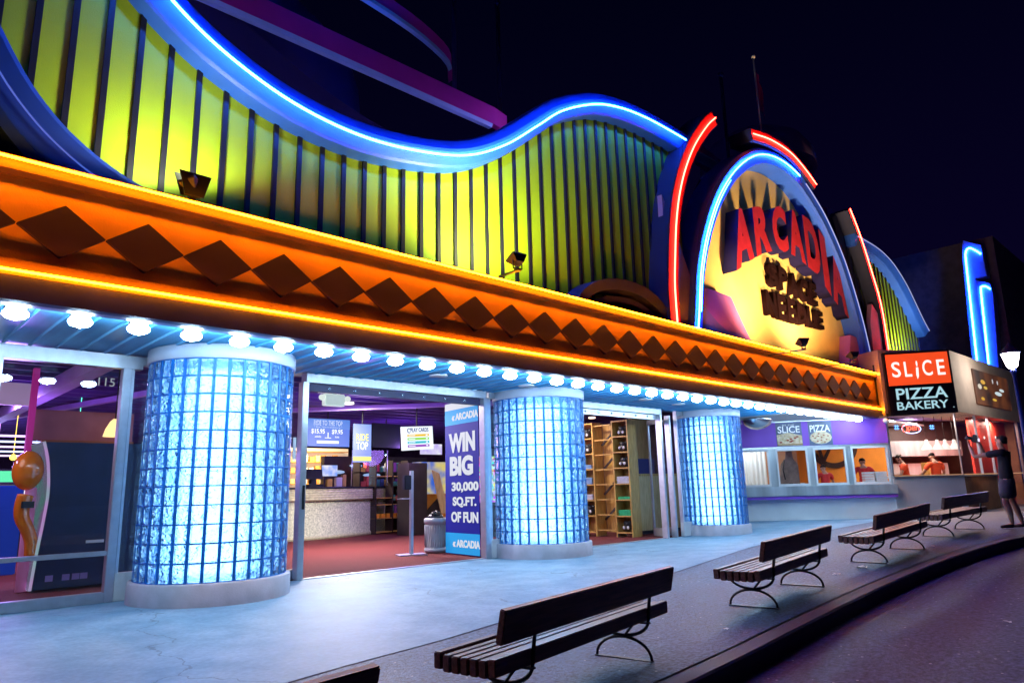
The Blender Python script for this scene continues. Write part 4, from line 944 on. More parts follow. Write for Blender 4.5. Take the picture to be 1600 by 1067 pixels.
# ============================================================ PIZZA SHOP
S0,S1,S2,S3=Vector((20.0,10.74,0)),Vector((22.27,7.41,0)),Vector((24.4,6.15,0)),Vector((32,6.0,0))
def frame(A,B):   # local: x along the wall, y outward to the street, z up
    d_=(B-A).normalized(); n=Vector((d_.y,-d_.x,0)); 
    return Matrix(((d_.x,n.x,0,A.x),(d_.y,n.y,0,A.y),(0,0,1,0),(0,0,0,1))),(B-A).length
MA,LA=frame(S0,S1); MB_,LB=frame(S1,S2); MD,LD=frame(S2,S3)
def vec(mt,a,b_,c): return mt@Vector((a,b_,c))
def axes(mt): return (mt@Vector((1,0,0))-mt@Vector((0,0,0))),Vector((0,0,1))
kio=empty('pizza_counter',tuple((S0+S1)/2),'pizza service counter with violet fascia, four windows and steel ledge','shop counter')
MB(MA).box(-1.6,LA,-.12,0,2.27,2.985).build('violet_fascia','purplewall',kio)
MB(MA).box(-1.6,LA,-.12,.012,2.20,2.265).build('head_rail','alu',kio,.004)
MB(MA).box(-1.6,LA,-.12,.03,2.99,3.05).build('top_rail','alu',kio)
MB(MA).box(-1.6,LA,-.12,-.02,.05,1.10).build('lower_wall','whitewall',kio)
MB(MA).box(-1.6,LA+.02,-.10,.30,.815,1.10).build('steel_ledge','steel',kio,.02)
MB(MA).box(-1.6,LA,-.10,.24,.73,.812).build('violet_strip','purplewall',kio)
for a,b_ in ((-1.0,.68),(.88,1.78),(1.94,2.84),(2.98,3.98)):
    wd=MB(MA); wd.box(a,a+.05,-.09,.01,1.10,2.2); wd.box(b_-.05,b_,-.09,.01,1.10,2.2); wd.box(a+.05,b_-.05,-.09,.01,1.10,1.17); wd.box(a+.05,b_-.05,-.09,.01,2.14,2.2)
    wo=wd.build('window_frame','white',kio,.004)
    MB(MA).box(a+.05,b_-.05,-.05,-.045,1.17,2.14).build('glass','glass_dark',wo)
for a,b_ in ((.68,.88),(1.78,1.94),(2.84,2.98),(3.98,4.03)): MB(MA).box(a+.002,b_-.002,-.10,-.01,1.1,2.2).build('post','steel',kio)
cu=MB(MA); vs=[];fs=[]
for i in range(61):
    x=-.9+1.5*i/60; y=-.22+.03*math.sin(i*1.25)
    vs += [(x,y,1.16),(x,y,2.16)]
for i in range(60): fs.append((2*i,2*i+2,2*i+3,2*i+1))
cu.add(vs,fs,True); tag(cu.build('strip_curtain',cloth_mat()),'white pleated curtain filling the first service window','curtain')
rA,up=axes(MA)
def poster(mt,a0,a1,z0,z1,lab,word_,kindp):
    e=empty('food_poster',tuple(vec(mt,(a0+a1)/2,0,z0)),lab,'poster','posters on the violet fascia')
    MB(mt).box(a0,a1,.002,.016,z0,z1).build('panel',pm('slate_poster_'+word_,(.10,.13,.24),.4,var=.3,vs=4),e)
    r,_=axes(mt)
    text('poster_word',word_,vec(mt,(a0+a1)/2,.018,z0+(z1-z0)*.56),r,up,.20,em('poster_white_'+word_,(.85,.9,1),.25,(.85,.87,.9)),e,(a1-a0)*.86,.002,.012)
    if kindp=='slice': text('poster_small','BY THE',vec(mt,(a0+a1)/2,.018,z0+(z1-z0)*.85),r,up,.05,'white',e,.34,.002)
    CH=pm('cheese_'+word_,(.62,.42,.22),.7,c2=(.88,.74,.55),vs=14); PE=pm('pepperoni_'+word_,(.42,.06,.03),.6)
    if kindp=='slice':
        mb=MB(mt); mb.prism([(a0+.01,z0+.02),(a1-.01,z0+.02),(a1-.01,z0+.30),(a0+.35,z0+.40),(a0+.01,z0+.34)],.018,.026); mb.build('pizza_picture',CH,e)
        MB(mt).box(a0+.01,a1-.01,.027,.03,z0+.03,z0+.06).build('crust_picture',pm('crust_brown',(.45,.22,.08),.7),e)
        random.seed(2)
        for i in range(7):
            x=a0+.08+(a1-a0-.2)*random.random(); z=z0+.10+.18*random.random(); MB(mt).ell((x,.027,z),(.045,.004,.025),8,4).build('topping_picture',PE,e)
    else:
        cx,cz=(a0+a1)/2,z0+.22
        MB(mt).ell((cx,.018,cz),(.31,.008,.19),28,6).build('pizza_picture',CH,e)
        for i in range(11):
            an=i*2.4; rr=.055*math.sqrt(i)+.02; MB(mt).ell((cx+rr*1.25*math.cos(an),.028,cz+rr*.75*math.sin(an)),(.028,.004,.018),8,4).build('topping_picture',PE,e)
poster(MA,.95,1.68,2.275,2.975,'slate poster reading SLICE over a pizza slice picture','SLICE','slice')
poster(MA,1.87,2.52,2.275,2.975,'slate poster reading PIZZA over a round pizza picture','PIZZA','pizza')
tag(MB(MA).ell((LA-.02,.12,2.90),(.09,.07,.07)).box(LA-.05,LA+.02,.0,.1,2.93,2.98).build('security_camera','white'),'small white security camera at the end of the violet fascia','camera')
mm=empty('mirror_dome',(19.1,9.6,2.9),'clear domed security mirror hanging beside the last column','mirror')
MB().lathe([(.001,-.30),(.20,-.27),(.36,-.17),(.43,-.04),(.44,0),(.42,.01)],(19.0,9.75,3.0),28).build('dome','chrome',mm)
# interior behind
fb=MB(); fb.add([(19.62,11.3,.13),(22.30,7.44,.13),(24.42,6.18,.13),(33,6.03,.13),(33,18,.13),(19.62,18,.13)],[(0,1,2,3,4,5)]); struct(fb.build('shop_floor','brownwall'))
fb=MB(); fb.add([(19.62,11.35,3.2),(22.33,7.50,3.2),(24.42,6.22,3.2),(31.9,6.1,3.2),(31.9,18,3.2),(19.62,18,3.2)],[(5,4,3,2,1,0)]); struct(fb.build('shop_ceiling','mauve'))
iwo=MB(MA).box(-1.6,1.9,-2.6,-2.5,0,3.2).build('inner_wall','brownwall'); struct(iwo)
owl=MB(MA).box(1.9,4.9,-3.6,-3.5,0,3.2).build('orange_back_wall','orangewall'); struct(owl)
rl=MB(MA); vs=[];fs=[]
for k in range(49):
    a=2*math.pi*k/48
    for rr in (.60,.78): vs += [(3.25+rr*math.cos(a),-3.48,2.42+rr*math.sin(a)),(3.25+rr*math.cos(a),-3.44,2.42+rr*math.sin(a))]
for k in range(48):
    o=4*k
    fs += [(o+1,o+5,o+7,o+3),(o,o+4,o+5,o+1),(o+2,o+3,o+7,o+6)]
rl.add(vs,fs); rl.cbox((3.05,-3.46,2.15),(.10,.045,.85),Matrix.Rotation(R_(28),3,'Y')); rl.cbox((2.83,-3.46,2.2),(.10,.045,.7),Matrix.Rotation(R_(-10),3,'Y'))
tag(rl.build('ring_logo','ring'),'large dark ring emblem painted on the orange wall of the pizza shop','emblem')
ap=empty('hanging_apron',tuple(vec(MA,1.25,-.8,1.1)),'grey brown apron hanging in the second service window','apron')
am=MB(MA); am.prism([(1.02,1.0),(1.62,1.0),(1.62,1.75),(1.50,1.92),(1.46,2.2),(1.30,2.2),(1.26,1.95),(1.10,1.75)],-.85,-.78); am.build('cloth',pm('apron_cloth',(.20,.15,.14),.8,var=.3,vs=6),ap,.02)
am=MB(MA); am.tube([(1.22,-.77,1.9),(1.16,-.76,1.6),(1.2,-.76,1.3)],.02,6); am.build('strap','black',ap)
tag(MB(MA).box(.9,1.02,-1.6,-1.0,1.0,2.05).build('dark_cabinet','dark'),'dark cabinet edge at the left of the second service window','cabinet')
tag(MB(MA).box(.9,4.0,-.55,-.11,1.0,1.09).build('inner_counter','steel'),'steel inner counter behind the service windows','counter')
for i in range(4):
    tag(MB(MA).box(1.05+.17*i,1.17+.17*i,-.45,-.33,1.092,1.16+.03*(i%2)).build('condiment_jar',('pine','dark','pine','steel')[i],None,.012),'small dark condiment jar on the inner counter of the second window','jar','condiment jars on the inner counter')
for i in range(5):
    tag(MB(MA).box(3.30,3.58,-.42,-.14,1.092+.075*i,1.155+.075*i).build('pizza_box','white',None,.004),'white pizza box in the short stack, %s from the bottom'%ORD[i],'pizza box','pizza boxes in the fourth service window')
for i in range(8):
    tag(MB(MA).box(3.62,3.92,-.44,-.14,1.092+.046*i,1.134+.046*i).build('pizza_box','white',None,.003),'flat white pizza box in the tall stack, %s from the bottom'%ORD[i],'pizza box','pizza boxes in the fourth service window')
# front glass bay
bay=empty('pizza_shop_bay',tuple(S2),'pizza shop corner with big glass panes and beige parapet','shop front')
MB(MB_).box(.0,LB+.0,-.12,0,.13,1.25).build('lower_wall','whitewall',bay)
MB(MB_).box(-.02,LB+.02,-.5,.05,1.252,1.30).build('window_sill','alu',bay,.006)
MB(MB_).box(.05,LB-.03,-.035,-.028,1.30,3.12).build('glass_pane','glass_dark',bay)
b=MB(MB_); b.box(.0,.06,-.06,.0,1.3,3.15); b.build('mullion','alu',bay,.004); b=MB(MB_); b.box(LB-.03,LB+.0,-.05,0,1.3,3.2); b.build('mullion','alu',bay,.004)
MB(MB_).box(0,LB,-.10,.02,3.12,3.22).build('window_head','beige',bay)
MB(MD).box(.0,3.4,-.12,0,.13,1.25).build('lower_wall','brownwall',bay)
MB(MD).box(-.02,3.42,-.5,.05,1.252,1.30).build('window_sill','alu',bay,.006)
MB(MD).box(.02,7.2,-.035,-.028,1.30,3.18).build('glass_pane','glass_dark',bay)
MB(MD).box(3.42,7.2,-.035,-.028,.20,1.30).build('glass_pane','glass_dark',bay)
for x in (1.98,3.42,7.16):
    b=MB(MD); b.box(x,x+.06,-.06,.01,.2 if x>3 else 1.3,3.18); b.build('mullion','alu',bay,.004)
MB(MD).box(3.42,7.3,-.08,.02,.13,.20).build('bottom_rail','alu',bay)
MB(MD).box(-.15,8.0,-1.2,.06,3.18,5.08).build('parapet','beige',bay)
MB(MB_).box(-.0,LB-.16,-1.2,.04,3.22,5.03).build('parapet','beige',bay)
MB(MD).box(7.22,8.0,-1.2,.05,.13,3.18).build('corner_pier','navyblue',bay)
# big wall behind shop
e=empty('shop_poster',tuple(vec(MD,4.3,.1,3.5)),'dark poster with orange and white blurs on the beige parapet','poster')
MB(MD).box(2.2,6.4,.062,.10,3.55,4.70).build('panel',emvar('poster_mix',(.03,.010,.012),(.34,.10,.03),.45,1.1),e)
for i,(x,z,a,b2,c) in enumerate(((2.75,4.15,.30,.16,(1,.9,.75)),(3.2,4.33,.36,.14,(1,.55,.06)),(3.4,4.15,.3,.10,(1,.65,.1)),(4.9,4.05,.6,.13,(.8,.95,1)),(5.4,4.2,.42,.10,(.8,.95,1)),(2.9,3.75,.28,.10,(1,.55,.05)),(4.3,3.80,.34,.08,(1,.6,.08)),(4.4,4.45,.10,.16,(.8,.8,.8)),(5.0,4.45,.10,.14,(.8,.8,.8)))):
    MB(MD).ell((x,.102,z),(a*.75,.006,b2*.55),16,6).build('poster_blur',em('poster_blur_%d'%i,c,.7),e)
# interior of the bay
struct(MB(MB_).box(-1.0,6.5,-5.1,-5.0,0,3.2).build('kitchen_back_wall','brownwall'))
hd=empty('kitchen_hood',tuple(vec(MB_,3,-3.2,2)),'wide steel extractor hood at the back of the kitchen','hood')
MB(MB_).box(2.3,5.6,-4.2,-3.0,1.98,2.50).build('hood_body','steel',hd,.01)
MB(MB_).box(2.3,5.6,-4.2,-3.2,2.50,3.2).build('hood_duct','cabinet',hd)
tag(MB(MB_).box(1.6,5.2,-3.8,-3.3,0.13,1.75).build('oven','steel',None,.01),'steel oven under the kitchen hood','oven')
tag(MB(MB_).box(.2,4.8,-.62,-.14,1.302,1.33).build('preparation_counter',em('warm_counter_glow',(1,.55,.25),.35,(.8,.6,.4))),'warm lit preparation counter behind the front glass','counter')  # warm light on the counter put in as emission
tag(MB(MB_).box(3.4,3.8,-2.6,-2.3,1.27,1.75).build('wicker_basket','pine',None,.02),'brown basket on the kitchen shelf','basket')
for i,x in enumerate((2.55,2.95,3.25,3.60)):
    e=empty('heat_lamp',tuple(vec(MB_,x,-1.3,2.2)),'conical white heat lamp over the kitchen counter, %s from the left'%ORD[i],'heat lamp','heat lamps over the kitchen counter')
    c=vec(MB_,x,-1.3,2.12)
    MB().lathe([(.17,0),(.15,.05),(.07,.17),(.045,.24),(.045,.30),(.001,.31)],tuple(c),20).build('shade',em('heat_shade',(1,.93,.9),.55,(.8,.8,.8)),e)
    MB().tube([tuple(c+Vector((0,0,.3))),tuple(c+Vector((0,0,1.05)))],.008,5).build('cord','black',e)
    MB().lathe([(.001,.02),(.13,.02)],tuple(c),14).build('bulb',em('heat_bulb',(1,.85,.7),3),e)
tag(MB(MD).box(2.7,7.1,-.45,-.38,.2,3.17).build('red_inner_wall','redwall'),'red inner wall behind the right glass pane','wall')
struct(MB(MD).box(7.1,7.2,-8,-.1,.13,3.18).build('end_wall','brownwall'))
for x,z in ((4.2,2.55),(5.6,2.6),(6.6,2.5)):
    tag(MB(MD).ell((x,-.36,z),(.05,.02,.05)).build('wall_spot',em('wall_spot_glow',(1,.8,.75),3)),'tiny bright wall spot on the red inner wall','light','wall spots on the red wall')
# OPEN neon
rB,_=axes(MB_)
op=empty('open_neon_sign',tuple(vec(MB_,.95,.0,2.7)),'oval neon Open sign with red letters and white-blue ring','neon sign')
MB(MB_).tube([(.95+.33*math.cos(R_(a)),-.10,2.68+.135*math.sin(R_(a))) for a in range(0,361,10)],.010,6).build('ring_tube',em('neon_pale_blue',(.45,.55,1),5),op)
NR=em('open_red',(1,.09,.05),5)
def stroke(pts): MB(MB_).tube([(x,-.08,z) for x,z in pts],.011,6).build('letter_tube',NR,op)
stroke([(.70+.085*math.cos(R_(a)),2.69+.105*math.sin(R_(a))) for a in range(0,361,15)])
stroke([(.82,2.74),(.82,2.57)]); stroke([(.87+.05*math.cos(R_(a)),2.69+.05*math.sin(R_(a))) for a in range(180,-181,-20)])
stroke([(.96,2.69),(1.05,2.70),(1.05,2.73),(1.01,2.75),(.97,2.72),(.96,2.67),(.99,2.64),(1.06,2.65)])
stroke([(1.10,2.64),(1.10,2.74)]); stroke([(1.10,2.71),(1.14,2.745),(1.185,2.73),(1.19,2.64)])
MB(MB_).tube([(.7,-.1,2.8),(.7,-.1,3.15)],.004,4).tube([(1.2,-.1,2.8),(1.2,-.1,3.15)],.004,4).build('hanging_wires','steel',op)
BG=em('neon_small_blue',(.1,.35,1),4)
for x,lab in ((.42,'small blue neon star left of the Open sign'),(1.66,'small blue neon grille right of the Open sign')):
    q=MB(MB_)
    for k in (-.035,.035): q.tube([(x-.08,-.08,2.72+k),(x+.08,-.08,2.72+k)],.009,5); q.tube([(x+k,-.08,2.65),(x+k,-.08,2.79)],.009,5)
    tag(q.build('window_neon',BG),lab,'neon sign')
# SLICE sign box
P0=Vector((22.33,7.30,0)); P1=Vector((23.95,5.97,0)); MS,LS=frame(P0,P1)
sb=empty('shop_sign',tuple(P0+Vector((0,0,3))),'lit box sign reading SLICE PIZZA BAKERY in red and black','sign')
def slab(a0,a1,z0f,z1f,y0,y1,mat,name):   # top and bottom edges rise slightly to the right
    zl=lambda f: 3.03+1.88*f; zr=lambda f: 3.11+1.90*f
    Z=lambda a,f: zl(f)+(zr(f)-zl(f))*a/LS
    mb=MB(MS); mb.add([(a0,y0,Z(a0,z0f)),(a1,y0,Z(a1,z0f)),(a1,y0,Z(a1,z1f)),(a0,y0,Z(a0,z1f)),(a0,y1,Z(a0,z0f)),(a1,y1,Z(a1,z0f)),(a1,y1,Z(a1,z1f)),(a0,y1,Z(a0,z1f))],[(0,3,2,1),(4,5,6,7),(0,1,5,4),(1,2,6,5),(2,3,7,6),(3,0,4,7)])
    return mb.build(name,mat,sb)
slab(0,LS,0,1,-.25,.06,'black','box'); slab(.07,LS-.07,.47,.965,.0,.066,em('sign_red',(1,.085,.015),.85,(.8,.1,.03)),'red_panel'); slab(.07,LS-.07,.035,.455,.0,.066,pm('sign_black',(.008,.01,.015),.3),'black_panel')
rS,_=axes(MS); rS=(rS+Vector((0,0,.04))).normalized(); WS=em('sign_white',(1,.97,.9),1.1); WB=em('sign_pale_blue',(.45,.75,.85),.9)
zz_=lambda a,f: 3.03+1.88*f+(.08+.02*f)*a/LS
def st(s_,a,f,h,wd,m_,off=.0): text('sign_text',s_,vec(MS,a,.07,zz_(a,f)),rS,up,h,m_,sb,wd,.004,off)
st('S',.35,.60,.46,.27,WS,.01); st('L',.72,.60,.45,.22,WS,.01); st('C',1.33,.60,.47,.30,WS,.01); st('E',1.76,.60,.46,.24,WS,.01)
kn=MB(MS); kn.prism([(.985,zz_(1,.555)),(1.03,zz_(1,.60)),(1.05,zz_(1,.74)),(.98,zz_(1,.74)),(.96,zz_(1,.62))],.066,.076); kn.ell((1.015,.07,zz_(1,.80)),(.028,.006,.085),10,8); kn.build('knife_letter',WS,sb)
st('PIZZA',LS/2,.245,.33,1.60,WB,.012); st('BAKERY',LS/2-.02,.085,.235,1.60,WB,.010)
MB(MS).box(LS-.13,LS-.10,.066,.07,3.26,3.28).build('trade_dot',WB,sb)
MB().box(22.35,22.45,7.3,7.6,3.3,4.6).build('mount','black',sb)

# blue neon fin tower and dark building behind
tw=empty('blue_neon_pylon',(36,7.5,5),'tall slim pylon outlined with blue neon above the pizza shop','pylon')
BP=pm('pylon_blue',(.10,.14,.6),.5,var=.1)
MB().prismx([(8.15,4.5),(7.98,8.0),(7.78,11.2),(7.66,11.75),(7.0,11.35),(7.0,10.3),(6.98,9.9),(7.42,9.9),(7.55,4.5)][::1],35.9,36.5).build('outer_slab',BP,tw,.02)
MB().prismx([(7.55,4.5),(7.42,9.8),(6.9,9.55),(6.85,8.9),(7.2,4.5)],35.8,36.4).build('inner_slab',BP,tw,.02)
MB().tube([(35.82,p[0],p[1]) for p in smooth([(7.93,4.6),(7.80,7.5),(7.66,10.6),(7.60,11.15),(7.45,11.30),(7.25,11.15),(7.05,10.92)],6)],.035,6).build('neon_tube','neon_blue',tw)
MB().tube([(35.72,p[0],p[1]) for p in smooth([(7.50,4.6),(7.36,7.3),(7.26,9.2),(7.2,9.42),(7.05,9.40),(6.9,9.25)],6)],.035,6).build('neon_tube','neon_blue',tw)
tag(MB().box(36.8,60,6.7,11.6,0,11.9).build('dark_building',pm('dim_plum_wall',(.10,.07,.13),.8,var=.2)),'dim plum coloured building rising behind the neon pylon','building')
# street lamp at the right edge
sl=empty('street_lamp',(33.5,5.7,0),'glowing lantern street lamp at the right edge','street lamp')
lx,ly=26.0,4.80
LK=.78
MB().lathe([(.16,.12),(.16,.35),(.09,.5),(.065,1.0),(.045,4.25),(.08,4.32),(.10,4.38),(.05,4.44)],(lx,ly,.0),16).build('post','navyblue',sl)
MB().lathe([(.04,0),(.13,.05),(.235,.43),(.24,.47)],(lx,ly,4.46),8).build('lantern_glass',em('lantern_glow',(1,.92,.85),75),sl)
MB().lathe([(.28,0),(.26,.05),(.16,.17),(.08,.24),(.04,.33),(.016,.36),(.024,.41),(.001,.44)],(lx,ly,4.94),8).build('lantern_roof','navy',sl)
b=MB()
for i in range(8): a=2*math.pi*i/8; b.tube([(lx+.13*math.cos(a),ly+.13*math.sin(a),4.51),(lx+.245*math.cos(a),ly+.245*math.sin(a),4.94)],.010,5)
b.build('lantern_ribs','navy',sl)
# lights inside the pizza shop
def area(loc,p,c,size=.8,aim=(0,0,-1),name='shop_downlight'):
    L=bpy.data.lights.new(name,'AREA'); L.energy=p; L.color=c; L.size=size
    o=bpy.data.objects.new(name,L); col.objects.link(o); o.location=loc; o.rotation_euler=Vector(aim).to_track_quat('-Z','Y').to_euler()
area(tuple(vec(MA,2.8,-2.2,3.15)),110,(1,.85,.7)); area(tuple(vec(MA,.1,-.8,2.9)),90,(.95,1,1),.6,(0,.3,-1))
area(tuple(vec(MB_,1.6,-1.2,3.1)),110,(1,.75,.6)); area(tuple(vec(MB_,3.4,-2.4,3.1)),90,(1,.85,.8)); area(tuple(vec(MD,2.2,-.8,3.1)),160,(1,.6,.45)); area(tuple(vec(MD,5.2,-.20,3.12)),75,(1,.6,.5),.25); area(tuple(vec(MD,3.4,-.20,3.12)),50,(1,.6,.5),.25)

# ============================================================ BENCHES
def make_bench():
    t=empty('park_bench',(0,0,0))
    L_=2.28
    for i in range(7):     # seat boards, front (y+) to back (y-)
        y=.21-.069*i; zt=.385+(.012 if i in (0,6) else 0); MB().box(-L_/2,L_/2,y-.028,y+.028,zt-.095,zt).build('seat_board','benchwood',t,.006)
    q=MB(); q.cbox((0,-.275,.575),(L_,.048,.195),Matrix.Rotation(R_(12),3,'X')); q.build('backrest','benchwood',t,.007)
    for sx in (-.78,.78):
        s_=MB()
        s_.tube([(sx,-.25+.25*2*0+0,0)] and [(sx,.24*math.cos(R_(a)),.012+.155*math.sin(R_(a))) for a in range(0,181,12)],.013,4)
        s_.box(sx-.022,sx+.022,-.25,.25,.0,.010)
        arc=[(sx,.23*math.cos(R_(a)),.30+.125*math.sin(R_(a))) for a in range(360,179,-12)]
        s_.tube(arc,.013,4); s_.tube([(sx,-.23,.30),(sx,-.245,.42),(sx,-.285,.66)],.015,4); s_.tube([(sx,-.02,.178),(sx,-.13,.30)],.011,4)
        s_.box(sx-.02,sx+.02,-.24,.24,.276,.288)
        s_.build('leg_frame','iron',t)
    return t
bp_=make_bench()
BN=[((.47,2.62),.16,'dark slatted bench at the bottom edge, only its back corner showing'),
    ((3.92,3.57),.17,'nearest full slatted bench, in front of the first doorway'),
    ((7.66,3.86),.13,'second full slatted bench, in front of the last column'),
    ((11.40,3.99),.0,'third full slatted bench, in front of the steel ledge'),
    ((14.80,4.02),-.06,'farthest slatted bench, beside the man with the camera')]
for i,((x,y),a,lab) in enumerate(BN):
    o=bp_ if i==0 else copy_tree(bp_)
    o.location=(x,y,G(x,y)); sl_=(G(x+.8,y)-G(x-.8,y))/1.6; o.rotation_euler=(0,-math.atan(sl_),a)
    tag(o,lab,'bench','slatted benches along the kerb')

# ============================================================ PEOPLE
def skinmesh(name, nodes, edges, mat, parent, xf, sub=2):
    me=bpy.data.meshes.new(name); ks=list(nodes); 
    me.from_pydata([nodes[k][0] for k in ks],[(ks.index(a),ks.index(b)) for a,b in edges],[])
    o=bpy.data.objects.new(name,me); col.objects.link(o)
    md=o.modifiers.new('s','SKIN'); md.use_smooth_shade=True; md.branch_smoothing=.4
    sk=me.skin_vertices[0].data
    for i,k in enumerate(ks):
        r=nodes[k][1]; sk[i].radius=(r,r) if not isinstance(r,tuple) else r
        sk[i].use_root = (i==0)
    o.modifiers.new('u','SUBSURF').levels=sub; o.modifiers['u'].render_levels=sub
    dg=bpy.context.evaluated_depsgraph_get(); m2=bpy.data.meshes.new_from_object(o.evaluated_get(dg))
    bpy.data.objects.remove(o); m2.transform(xf); m2.name=name; m2.materials.clear(); m2.materials.append(M[mat] if isinstance(mat,str) else mat)
    for p in m2.polygons: p.use_smooth=True; p.material_index=0
    q=bpy.data.objects.new(name,m2); col.objects.link(q)
    if parent: attach(q,parent)
    return q
def fingers(N,E,wrist,dirv,side,curl,s_,pre):
    """palm, five fingers: dirv = hand direction, side = thumb side, curl = bending direction"""
    d=Vector(dirv).normalized(); sd=Vector(side).normalized(); c=Vector(curl).normalized(); w0=Vector(wrist)
    N[pre+'palm']=(tuple(w0+d*.05*s_),(.030*s_,.020*s_)); E.append((pre+'wrist',pre+'palm'))
    for i,(off,ln) in enumerate(((.030,.070),(.010,.078),(-.010,.072),(-.030,.056))):
        a=w0+d*.095*s_+sd*off*s_; b_=a+(d*.8+c*.5)*ln*.5*s_; e_=b_+(d*.2+c)*ln*.5*s_
        N[pre+'k%d'%i]=(tuple(a),.0105*s_); N[pre+'m%d'%i]=(tuple(b_),.0092*s_); N[pre+'t%d'%i]=(tuple(e_),.008*s_)
        E += [(pre+'palm',pre+'k%d'%i),(pre+'k%d'%i,pre+'m%d'%i),(pre+'m%d'%i,pre+'t%d'%i)]
    a=w0+d*.04*s_+sd*.04*s_; b_=a+(d*.6+sd*.5+c*.3)*.035*s_; e_=b_+(d*.6+c*.6)*.03*s_
    N[pre+'th0']=(tuple(a),.012*s_); N[pre+'th1']=(tuple(b_),.0105*s_); N[pre+'th2']=(tuple(e_),.009*s_)
    E += [(pre+'palm',pre+'th0'),(pre+'th0',pre+'th1'),(pre+'th1',pre+'th2')]
def person(loc,rz,label,pose,top,bottom,shoe='rubber',scale=1.,group=None,long=False,cap=False,hunch=0):
    """local: +y forward, +x to his right, z up; 1.72 m tall"""
    p=empty('person',loc,label,'person',group,rz)
    xf=Matrix.Translation(loc)@Matrix.Rotation(rz,4,'Z')@Matrix.Scale(scale,4)
    N={};E=[]
    h=hunch
    N['pelvis']=((0,-.0,.93),(.098,.078)); N['waist']=((0,.0+h*.1,1.08),(.115,.085)); N['chest']=((0,-.01+h*.35,1.27),(.135,.10))
    N['neckb']=((0,-.02+h*.55,1.41),(.075,.07)); N['neck']=((0,0+h*.62,1.475),.052)
    hd=pose.get('head',(0,.15,1)); hv=Vector(hd).normalized(); nk=Vector((0,0+h*.62,1.475))
    fw=Vector(pose.get('face',(0,1,.1))).normalized()
    N['jaw']=(tuple(nk+hv*.065+fw*.035),(.062,.060)); N['cran']=(tuple(nk+hv*.135+fw*.012),(.080,.088)); N['crown']=(tuple(nk+hv*.185+fw*.0),(.066,.072))
    N['nose']=(tuple(nk+hv*.105+fw*.112),.011); N['chin']=(tuple(nk+hv*.03+fw*.075),.024)
    E += [('pelvis','waist'),('waist','chest'),('chest','neckb'),('neckb','neck'),('neck','jaw'),('jaw','cran'),('cran','crown'),('jaw','chin')]
    E += [('cran','nose')]
    sx=Vector((1,0,0))
    for s_,q in ((1,'r'),(-1,'l')):
        er=nk+hv*.105+Vector((s_*.083,0,0)); N[q+'ear']=(tuple(er),.013); E.append(('cran',q+'ear'))
        sh=Vector((s_*.19,-.02+h*.5,1.385)); el=Vector(pose[q+'el']); wr=Vector(pose[q+'wr'])
        N[q+'sh']=(tuple(sh),.058); N[q+'el']=(tuple(el),.040); N[q+'wrist']=(tuple(wr),.027)
        N[q+'ua']=(tuple((sh+el)/2),.048); N[q+'fa']=(tuple(el.lerp(wr,.4)),.039)
        E += [('neckb',q+'sh'),(q+'sh',q+'ua'),(q+'ua',q+'el'),(q+'el',q+'fa'),(q+'fa',q+'wrist')]
        hdv=(wr-el).normalized(); fingers(N,E,wr,pose.get(q+'hd',tuple(hdv)),(-s_,0,.2),pose.get(q+'curl',(-s_*.3,1,0)),1.,q)
        hp_=Vector((s_*.095,0,.88)); kn_=Vector(pose.get(q+'kn',(s_*.10,.02,.48))); an=Vector(pose.get(q+'an',(s_*.11,-.03,.075)))
        N[q+'hip']=(tuple(hp_),.062); N[q+'th']=(tuple((hp_+kn_)/2),.064); N[q+'kn']=(tuple(kn_),.060); N[q+'cf']=(tuple(kn_.lerp(an,.35)+Vector((0,-.018,0))),.062); N[q+'an']=(tuple(an),.034)
        N[q+'ball']=(tuple(an+Vector((s_*.02,.13,-.04))),(.034,.024)); N[q+'toe']=(tuple(an+Vector((s_*.025,.19,-.048))),(.026,.018))
        E += [('pelvis',q+'hip'),(q+'hip',q+'th'),(q+'th',q+'kn'),(q+'kn',q+'cf'),(q+'cf',q+'an'),(q+'an',q+'ball'),(q+'ball',q+'toe')]
    b_=skinmesh('body',N,E,'skin',p,xf)
    # shirt
    T={k:(N[k][0],tuple(x*1.13 for x in (N[k][1] if isinstance(N[k][1],tuple) else (N[k][1],N[k][1])))) for k in ('waist','chest','neckb')}
    T['hem']=((0,.0,.79),(.176,.140)); T['neckb']=(T['neckb'][0],(.098,.088)); T['waist']=(T['waist'][0],(.160,.126)); T['chest']=(T['chest'][0],(.160,.125))
    TE=[('waist','hem'),('waist','chest'),('chest','neckb')]
    T2={'chest':T['chest'],'waist':T['waist'],'hem':T['hem'],'neckb':T['neckb']}
    for s_,q in ((1,'r'),(-1,'l')):
        T2[q+'sh']=(N[q+'sh'][0],.076); e2=Vector(N[q+'sh'][0]).lerp(Vector(N[q+'el'][0]),.62); T2[q+'ua']=(tuple(e2),.070); TE += [('neckb',q+'sh'),(q+'sh',q+'ua')]
    skinmesh('tshirt',T2,TE,top,p,xf)
    S={'pelvis':((0,0,.93),(.165,.135)),'up':((0,0,1.04),(.150,.120))}; SE=[('pelvis','up')]
    for s_,q in ((1,'r'),(-1,'l')):
        S[q+'hip']=(N[q+'hip'][0],.132); k=Vector(N[q+'kn'][0]); hp_=Vector(N[q+'hip'][0])
        S[q+'th']=(tuple((hp_+k)/2),.118); S[q+'kn']=(tuple(k+Vector((0,0,.03))),.110 if not long else .085); SE += [('pelvis',q+'hip'),(q+'hip',q+'th'),(q+'th',q+'kn')]
        if long: S[q+'an']=(tuple(Vector(N[q+'an'][0])+Vector((0,0,.02))),.055); SE.append((q+'kn',q+'an'))
    skinmesh('trousers' if long else 'shorts',S,SE,bottom,p,xf)
